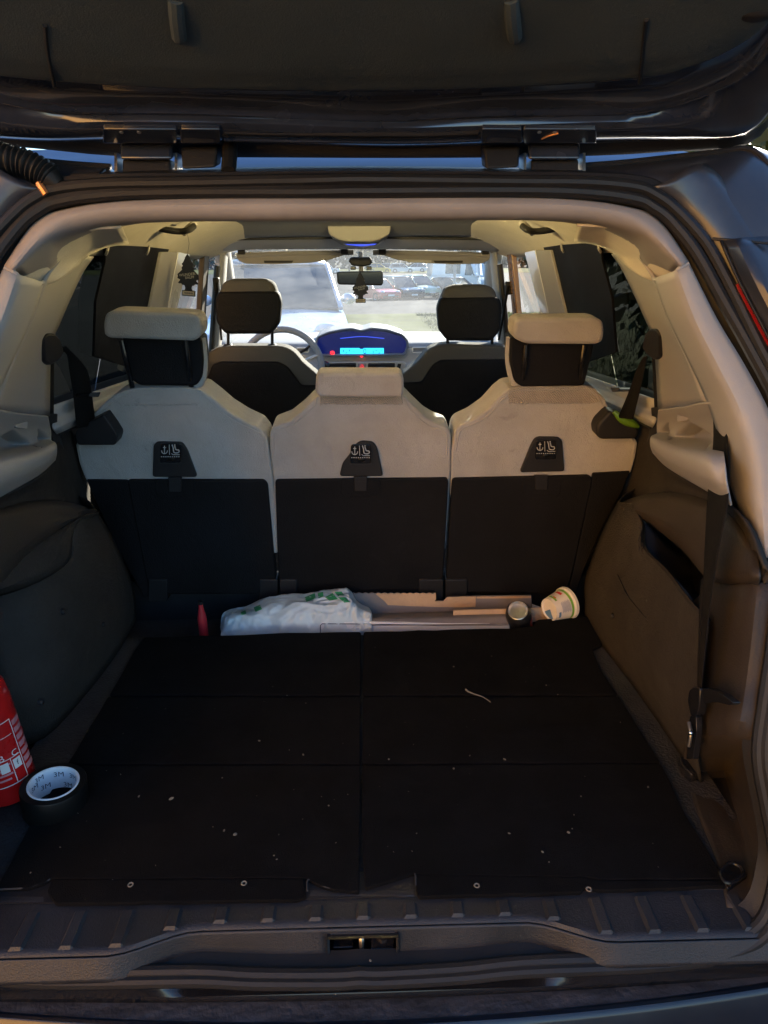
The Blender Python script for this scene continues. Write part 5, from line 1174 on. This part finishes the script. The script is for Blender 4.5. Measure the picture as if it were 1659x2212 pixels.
for s, a, z, sz, m in (('C', VA+17, .094, .016, 'white_print'), ('B', VA-12, .094, .016, 'white_print'), ('A', VA-34, .094, .016, 'white_print'), ('n', VA-8, .166, .030, 'white_print'), ('f', VA+17, .075, .014, 'print_navy')):
    text(s, sz, lambda x, y, a=a, z=z: Mx @ V(((rad+.0008)*math.cos(R(a)+x/rad), (rad+.0008)*math.sin(R(a)+x/rad), z+y))).build('label_letter', m, fx)

# tape roll
tc_ = PZ(121, 1742, .614); tp = thing('tape_roll', 'black tape roll with a pale printed core lying beside the extinguisher', 'tape roll', tc_)
Mt = Matrix.Translation(tc_+V((0, 0, .0))) @ Matrix.Rotation(R(4), 4, 'Y')
MB().lathe([(.041, .001), (.0515, .001), (.0525, .003), (.0525, .047), (.0515, .049), (.0410, .049)], 48, Mt).build('tape', 'tape_black', tp)
MB().lathe([(.0410, .0), (.0375, .0), (.0375, .050), (.0385, .0508), (.0405, .0508), (.0412, .0498)], 48, Mt).build('core', 'tape_core', tp)
for a, z in ((100, .036), (58, .036), (20, .033), (135, .018), (78, .014), (35, .016), (168, .030), (190, .014), (-10, .012), (150, .040)):
    text('3M', .0140, lambda x, y, a=a, z=z: Mt @ V((.0372*math.cos(R(a)-x/.0372), .0372*math.sin(R(a)-x/.0372), z+y))).build('core_print', 'print_navy', tp)

# well behind the mats: bag, cardboard, white sheet, can, tub, bottle
wz = .545
bag = thing('carrier_bag', 'crumpled pale blue plastic carrier bag with green print stuffed behind the mats', 'bag', PZ(640, 1400, wz))
top_px = [(476, 1356), (482, 1328), (500, 1318), (530, 1312), (560, 1298), (605, 1287), (660, 1283), (690, 1278), (720, 1274), (748, 1272), (760, 1282), (772, 1300), (800, 1320), (801, 1338)]
mid_px = [(478, 1362), (495, 1345), (520, 1338), (545, 1330), (580, 1322), (620, 1314), (665, 1312), (695, 1310), (722, 1308), (748, 1308), (765, 1312), (780, 1322), (802, 1328), (803, 1344)]
low_px = [(474, 1385), (496, 1390), (520, 1392), (545, 1392), (580, 1390), (620, 1388), (665, 1386), (695, 1384), (722, 1382), (748, 1380), (765, 1376), (780, 1372), (795, 1366), (803, 1360)]
rws = [[PY(x, y+10, 1.705)+V((0, .01, -.05)) for x, y in top_px], [PY(x, y, 1.695) for x, y in top_px], [PY(x, (y*2+y2)/3, 1.655) for (x, y), (_, y2) in zip(top_px, mid_px)], [PY(x, y, 1.615) for x, y in mid_px], [PY(x, y, 1.592) for x, y in low_px], [PY(x, y+18, 1.60)+V((0, .02, -.01)) for x, y in low_px]]
bm_ = MB(); bm_.patch(rws, 11, 16)
nb = []
for p in bm_.v:
    f = V((p.x*15+p.z*9, p.y*20, p.z*26-p.x*7)); w_ = noise.noise_vector(f*.7)*.8; d = 1-abs(noise.noise(f+w_))*2.6; d2 = 1-abs(noise.noise(f*2.4+w_*2+V((4, 1, 7))))*2.6; d3 = 1-abs(noise.noise(f*5.5+V((9, 2, 3))))*2.4
    nb.append(p+V((.15*d, -.7, .7)).normalized()*(.0058*d+.0036*d2+.0014*d3-.004))
bm_.v = nb; bm_.build('bag_film', 'bag_plastic', bag, ang=70)
def snap(x, y):    # point of the bag film nearest to the line of sight
    d = ray(x, y).normalized(); best = min(nb, key=lambda p: ((p-CAM)-d*(p-CAM).dot(d)).length + .02*(p-CAM).length); return best
from mathutils.bvhtree import BVHTree
bvh = BVHTree.FromPolygons(nb, bm_.f)
def drape(poly, lift=.0012):
    n = 5; o = []
    for x, y in poly:
        h = bvh.ray_cast(CAM, ray(x, y).normalized())
        o.append(h[0]-ray(x, y).normalized()*lift if h[0] else None)
    return o
def decal(quad, k=5):
    rows = []
    for i in range(k+1):
        rw = []
        for j in range(k+1):
            u, v = j/k, i/k
            x = (quad[0][0]*(1-u)+quad[1][0]*u)*(1-v)+(quad[3][0]*(1-u)+quad[2][0]*u)*v
            y = (quad[0][1]*(1-u)+quad[1][1]*u)*(1-v)+(quad[3][1]*(1-u)+quad[2][1]*u)*v
            rw.append((x, y))
        d = drape(rw)
        if None in d: return
        rows.append(d)
    MB().grid(rows).build('green_print', 'bag_green', bag)
for q in ([(658, 1290), (680, 1281), (682, 1292), (662, 1300)], [(686, 1281), (698, 1278), (699, 1288), (688, 1293)], [(702, 1290), (718, 1281), (730, 1294), (712, 1298)], [(722, 1278), (738, 1278), (744, 1286), (730, 1288)], [(730, 1290), (746, 1290), (756, 1300), (744, 1302)], [(548, 1312), (562, 1306), (566, 1316), (552, 1322)], [(520, 1322), (530, 1318), (532, 1326), (522, 1329)]):
    decal(q)
# cardboard: torn flattened carton
cb = thing('flattened_carton', 'torn flattened brown carton lying in the gap behind the mats', 'cardboard', PZ(960, 1390, wz))
def CBp(px, Y, dz=(0, -.004, 0), r=0): return [PY(x, y, Y) for x, y in px]
saw = []
for k in range(0, 26): saw.append((762+k*6.9, 1281.5+(1.5 if k % 2 else -.6)))
back = saw + [(941, 1281), (942, 1294), (939, 1299), (958, 1299), (966, 1290), (1030, 1288), (1148, 1287), (1148, 1316), (1150, 1420), (762, 1420)]
MB().prism(CBp(back, 1.700), (0, .005, 0)).build('back_flap', 'card_grey', cb)
tan1 = [(x, y) for x, y in saw if x > 812] + [(941, 1281), (942, 1294), (939, 1299), (958, 1299), (966, 1290), (1028, 1288.5), (1027, 1311), (1000, 1312), (940, 1311), (880, 1309), (838, 1307), (830, 1298), (812, 1284)]
MB().prism(CBp(tan1, 1.697), (0, .002, 0)).build('torn_layer', 'cardboard', cb)
MB().prism(CBp([(1030, 1289), (1147, 1288), (1147, 1292), (1030, 1293)], 1.697), (0, .002, 0)).build('torn_layer', 'cardboard', cb)
fl0 = [PY(800, 1328, 1.685), PY(980, 1322, 1.685), PY(1150, 1316, 1.685)]; fl1 = [PY(800, 1338, 1.62), PY(980, 1334, 1.62), PY(1150, 1330, 1.62)]; fl2 = [PY(800, 1352, 1.60), PY(980, 1350, 1.60), PY(1150, 1348, 1.60)]
MB().patch([fl0, fl1, fl2], 3, 3).build('bottom_flap', 'card_grey', cb, solid=.004)
MB().prism([PY(x, y, 1.635) for x, y in ((979, 1319), (1000, 1318), (1110, 1316), (1180, 1313), (1178, 1344), (1110, 1343), (979, 1340))], (0, .004, 0)).build('folded_flap', 'cardboard', cb)
MB().prism([PY(x, y, 1.64) for x, y in ((1150, 1306), (1187, 1318), (1182, 1356), (1172, 1372), (1150, 1330))], (0, .004, 0)).build('side_flap', 'card_grey', cb)
MB().prism([PY(x, y, 1.637) for x, y in ((1160, 1318), (1187, 1319), (1183, 1342), (1172, 1340))], (0, .002, 0)).build('torn_layer', 'cardboard', cb)
# white framed board on edge
wb = thing('white_board', 'flat white board with a black edge line wedged behind the mats', 'board', PZ(900, 1390, wz))
MB().prism([PY(x, y, 1.600) for x, y in rpoly([(690, 1349), (694, 1344), (790, 1344), (960, 1347), (1101, 1346), (1101, 1400), (690, 1400)], 3)], (0, .008, 0)).build('board', 'white_card', wb, bevel=.0015)
MB().tube([PY(x, y, 1.5985) for x, y in ((692, 1380), (692, 1351), (696, 1347.5), (790, 1348), (940, 1351), (1100, 1350))], .0010, n=6, sm=1).build('edge_line', 'print_navy', wb)
# drink can, leaning
cn = thing('drink_can', 'dark drink can tipped towards the tailgate showing its shiny base', 'can', PZ(1128, 1390, wz))
ct = PY(1119, 1319, 1.59); ca = V((-.22, -.55, .80)).normalized(); Mc = Matrix.Translation(ct) @ ca.to_track_quat('Z', 'Y').to_matrix().to_4x4()
MB().lathe([(.0255, 0), (.031, -.008), (.033, -.016), (.033, -.10), (.028, -.112), (.001, -.113)], 32, Mc).build('can_body', 'can_body', cn)
MB().lathe([(.0245, -.002), (.0262, .0015), (.0245, .003), (.0225, -.002), (.0205, -.0045), (.014, -.0062), (.007, -.0068), (.001, -.0070)], 32, Mc).build('can_base', 'aluminium', cn)
MB().lathe([(.0332, -.03), (.0332, -.095)], 6, Mc, R(-20), R(25)).build('can_print', 'tub_red', cn)
# yoghurt tub on its side
tb = thing('plastic_tub', 'white plastic tub with green stripes and small print lying on its side', 'tub', PZ(1215, 1380, .60))
tb_c = PY(1186, 1317, 1.60); ta = (PY(1236, 1298, 1.635)-tb_c).normalized(); Mb = Matrix.Translation(tb_c) @ ta.to_track_quat('Z', 'Y').to_matrix().to_4x4()
def tr(z): return .030+.010*min(1, z/.055)
MB().lathe([(.001, .004), (.026, .004), (.028, 0), (.0295, .0), (.030, .003), (tr(.052), .052), (.0425, .054), (.0430, .062), (.0410, .063), (.039, .06), (.027, .006)], 40, Mb).build('tub_wall', 'tub_white', tb)
def ring(z0, z1, m, a0=0, a1=360, dr=.0004): MB().lathe([(tr(z0)+dr, z0), (tr(z1)+dr, z1)], 30, Mb, R(a0), R(a1)).build('tub_print', m, tb)
ring(.043, .049, 'tub_green'); 
vb = Mb.inverted() @ CAM; va = math.degrees(math.atan2(vb.y, vb.x)); zl = Mb.inverted() @ (tb_c+V((0, 0, 1))); za = math.degrees(math.atan2(zl.y, zl.x)); sg = 1 if ((za-va+180) % 360-180) > 0 else -1
A = lambda d: va+sg*d      # d > 0 towards the top of the lying tub
def ringd(z0, z1, m, d0, d1): a, b = sorted((A(d0), A(d1))); ring(z0, z1, m, a, b, .0006)
ringd(.008, .013, 'tub_green', 25, 75); ringd(.012, .016, 'amber', 38, 55); ringd(.030, .037, 'tub_red', 42, 72)
for k in range(11): ringd(.017+k*.0022, .0182+k*.0022, 'tub_grey', -38+(k % 3)*3, 8+(k % 2)*4)
ringd(.006, .012, 'tub_blue', -60, -30)
MB().lathe([(.0262, .0035), (.001, .0035)], 20, Mb, R(A(-20)) if sg > 0 else R(A(-100)), (R(A(-20)) if sg > 0 else R(A(-100)))+R(80)).build('tub_print', 'tub_blue', tb)
# little red bottle
rb_ = thing('red_bottle', 'slim red bottle standing in the dark gap', 'bottle', PZ(440, 1400, wz))
bc = PY(440, 1368, 1.62); bc.z = wz; tz = PY(440, 1299, 1.62).z; hh = tz-wz
MB().lathe([(.001, 0), (.011, 0), (.0115, .004), (.0115, hh*.62), (.0095, hh*.74), (.006, hh*.86), (.0055, hh*.95), (.001, hh*.955)], 24, Matrix.Translation(bc)).build('bottle_body', 'red_plastic', rb_)
MB().lathe([(.0062, hh*.94), (.0066, hh*.95), (.0066, hh), (.001, hh)], 18, Matrix.Translation(bc)).build('bottle_cap', 'black_plastic', rb_)

# air fresheners
tree_r = [(0, 190), (45, 240), (90, 300), (120, 380), (170, 480), (240, 560), (190, 610), (250, 700), (225, 760), (330, 860), (420, 940), (400, 1000), (425, 1080), (310, 1140), (405, 1240), (370, 1280), (280, 1270), (230, 1325), (160, 1320), (125, 1420), (150, 1512), (265, 1515), (265, 1725)]
def freshener(label, top, s, rz, tilt, hang):
    t = thing('air_freshener', label, 'air freshener', top+V((0, 0, -.118)))
    M = Matrix.Translation(top) @ Matrix.Rotation(R(rz), 4, 'Z') @ Matrix.Rotation(R(tilt), 4, 'Y')
    f = lambda x, y, d=0: M @ V((x*s, d, -(y-190)*s))
    o = tree_r + [(-x, y) for x, y in reversed(tree_r[1:])]
    MB().prism([f(x, y, -.0008) for x, y in o], M.to_3x3() @ V((0, .0016, 0))).build('card_tree', 'fresh_card', t)
    MB().prism([f(x, y, -.0014) for x, y in ((-235, 1545), (230, 1545), (230, 1690), (-235, 1690))], M.to_3x3() @ V((0, .0008, 0))).build('name_plate', 'tan_card', t)
    for k, (s_, yy, dx, sz) in enumerate((('WUNDER-', 930, -10, 145), ('BAUM', 1035, 60, 130))):
        text(s_, sz*s, lambda x, y, yy=yy, dx=dx: f(dx+x/s, yy-y/s-(x/s)*.16, -.0016)).build('lettering', 'grey_print', t)
    b = MB()
    for k in range(9): b.box(f(-150+k*38, 1612, -.0016), (22*s, .0003, (46+20*(k % 2))*s))
    b.build('small_print', 'print_navy', t)
    MB().tube([f(0, 300, 0), f(0, 190, 0)] + hang, .0005, n=5, sm=1).build('thread', 'black_plastic', t)
    return t
p = PY(405, 549, 2.20); freshener('black tree-shaped air freshener hanging by the grab handle', p, 7.6e-5, -6, 4, [p.lerp(PY(406, 500, 1.95), .5)+V((.004, 0, 0)), PY(404, 500, 1.95)])
p = PY(778, 588, 2.965); freshener('black tree-shaped air freshener hanging from the rear-view mirror', p, 7.6e-5, 2, 0, [PY(779, 583, 2.985), PY(779, 560, 3.0)])

# lint strand, crumbs
ls = [PZ(x, y, .6235) for x, y in ((1006, 1489), (1012, 1494), (1024, 1499), (1040, 1504), (1052, 1511), (1060, 1517))]
tag(MB().tube(ls, lambda t: .0022*(1-.7*t), n=6).build('lint_strand', 'lint'), 'thin grey strand of lint lying on the black mat', 'lint')
cr_ = MB(); rc = random.Random(21)
spots = [(620, 1502), (508, 1802), (484, 1794), (592, 1848), (598, 1856), (370, 1725), (625, 1620), (655, 1630), (1228, 1798), (1236, 1790), (1186, 1862), (1240, 1760), (1255, 1720), (1420, 1395), (1205, 1500), (1090, 1640), (1172, 1840), (460, 1786), (130, 1830), (66, 1885), (1015, 1632), (875, 1560), (980, 1660), (722, 1902), (800, 2075), (725, 2148), (840, 1640), (1340, 1560), (1400, 1700), (1100, 1800), (980, 1440), (560, 1600), (480, 1680), (710, 1740), (300, 1720), (1180, 1480), (900, 1800)]
for x, y in spots:
    c = PZ(x, y, .6228 if y < 1890 else .60); s = rc.uniform(.0008, .0021) if y not in (1725, 1798, 1802) else .0030
    cr_.ball(c, (s*rc.uniform(.7, 2), s, s*.6), 6, 4, Matrix.Rotation(rc.uniform(0, 3), 3, 'Z'))
for k in range(60):
    x, y = rc.uniform(-.5, .5), rc.uniform(.80, 1.54)
    s = rc.uniform(.0004, .0011); cr_.ball((x, y, .6226), (s*rc.uniform(.6, 2.5), s*.7, s*.4), 5, 3, Matrix.Rotation(rc.uniform(0, 3), 3, 'Z'))
o = cr_.build('crumbs', 'crumb'); kind(o, 'stuff'); tag(o, 'pale crumbs and grit scattered over the black mats', 'crumbs')
# dried smears on the side felt (marks with a shape of their own)
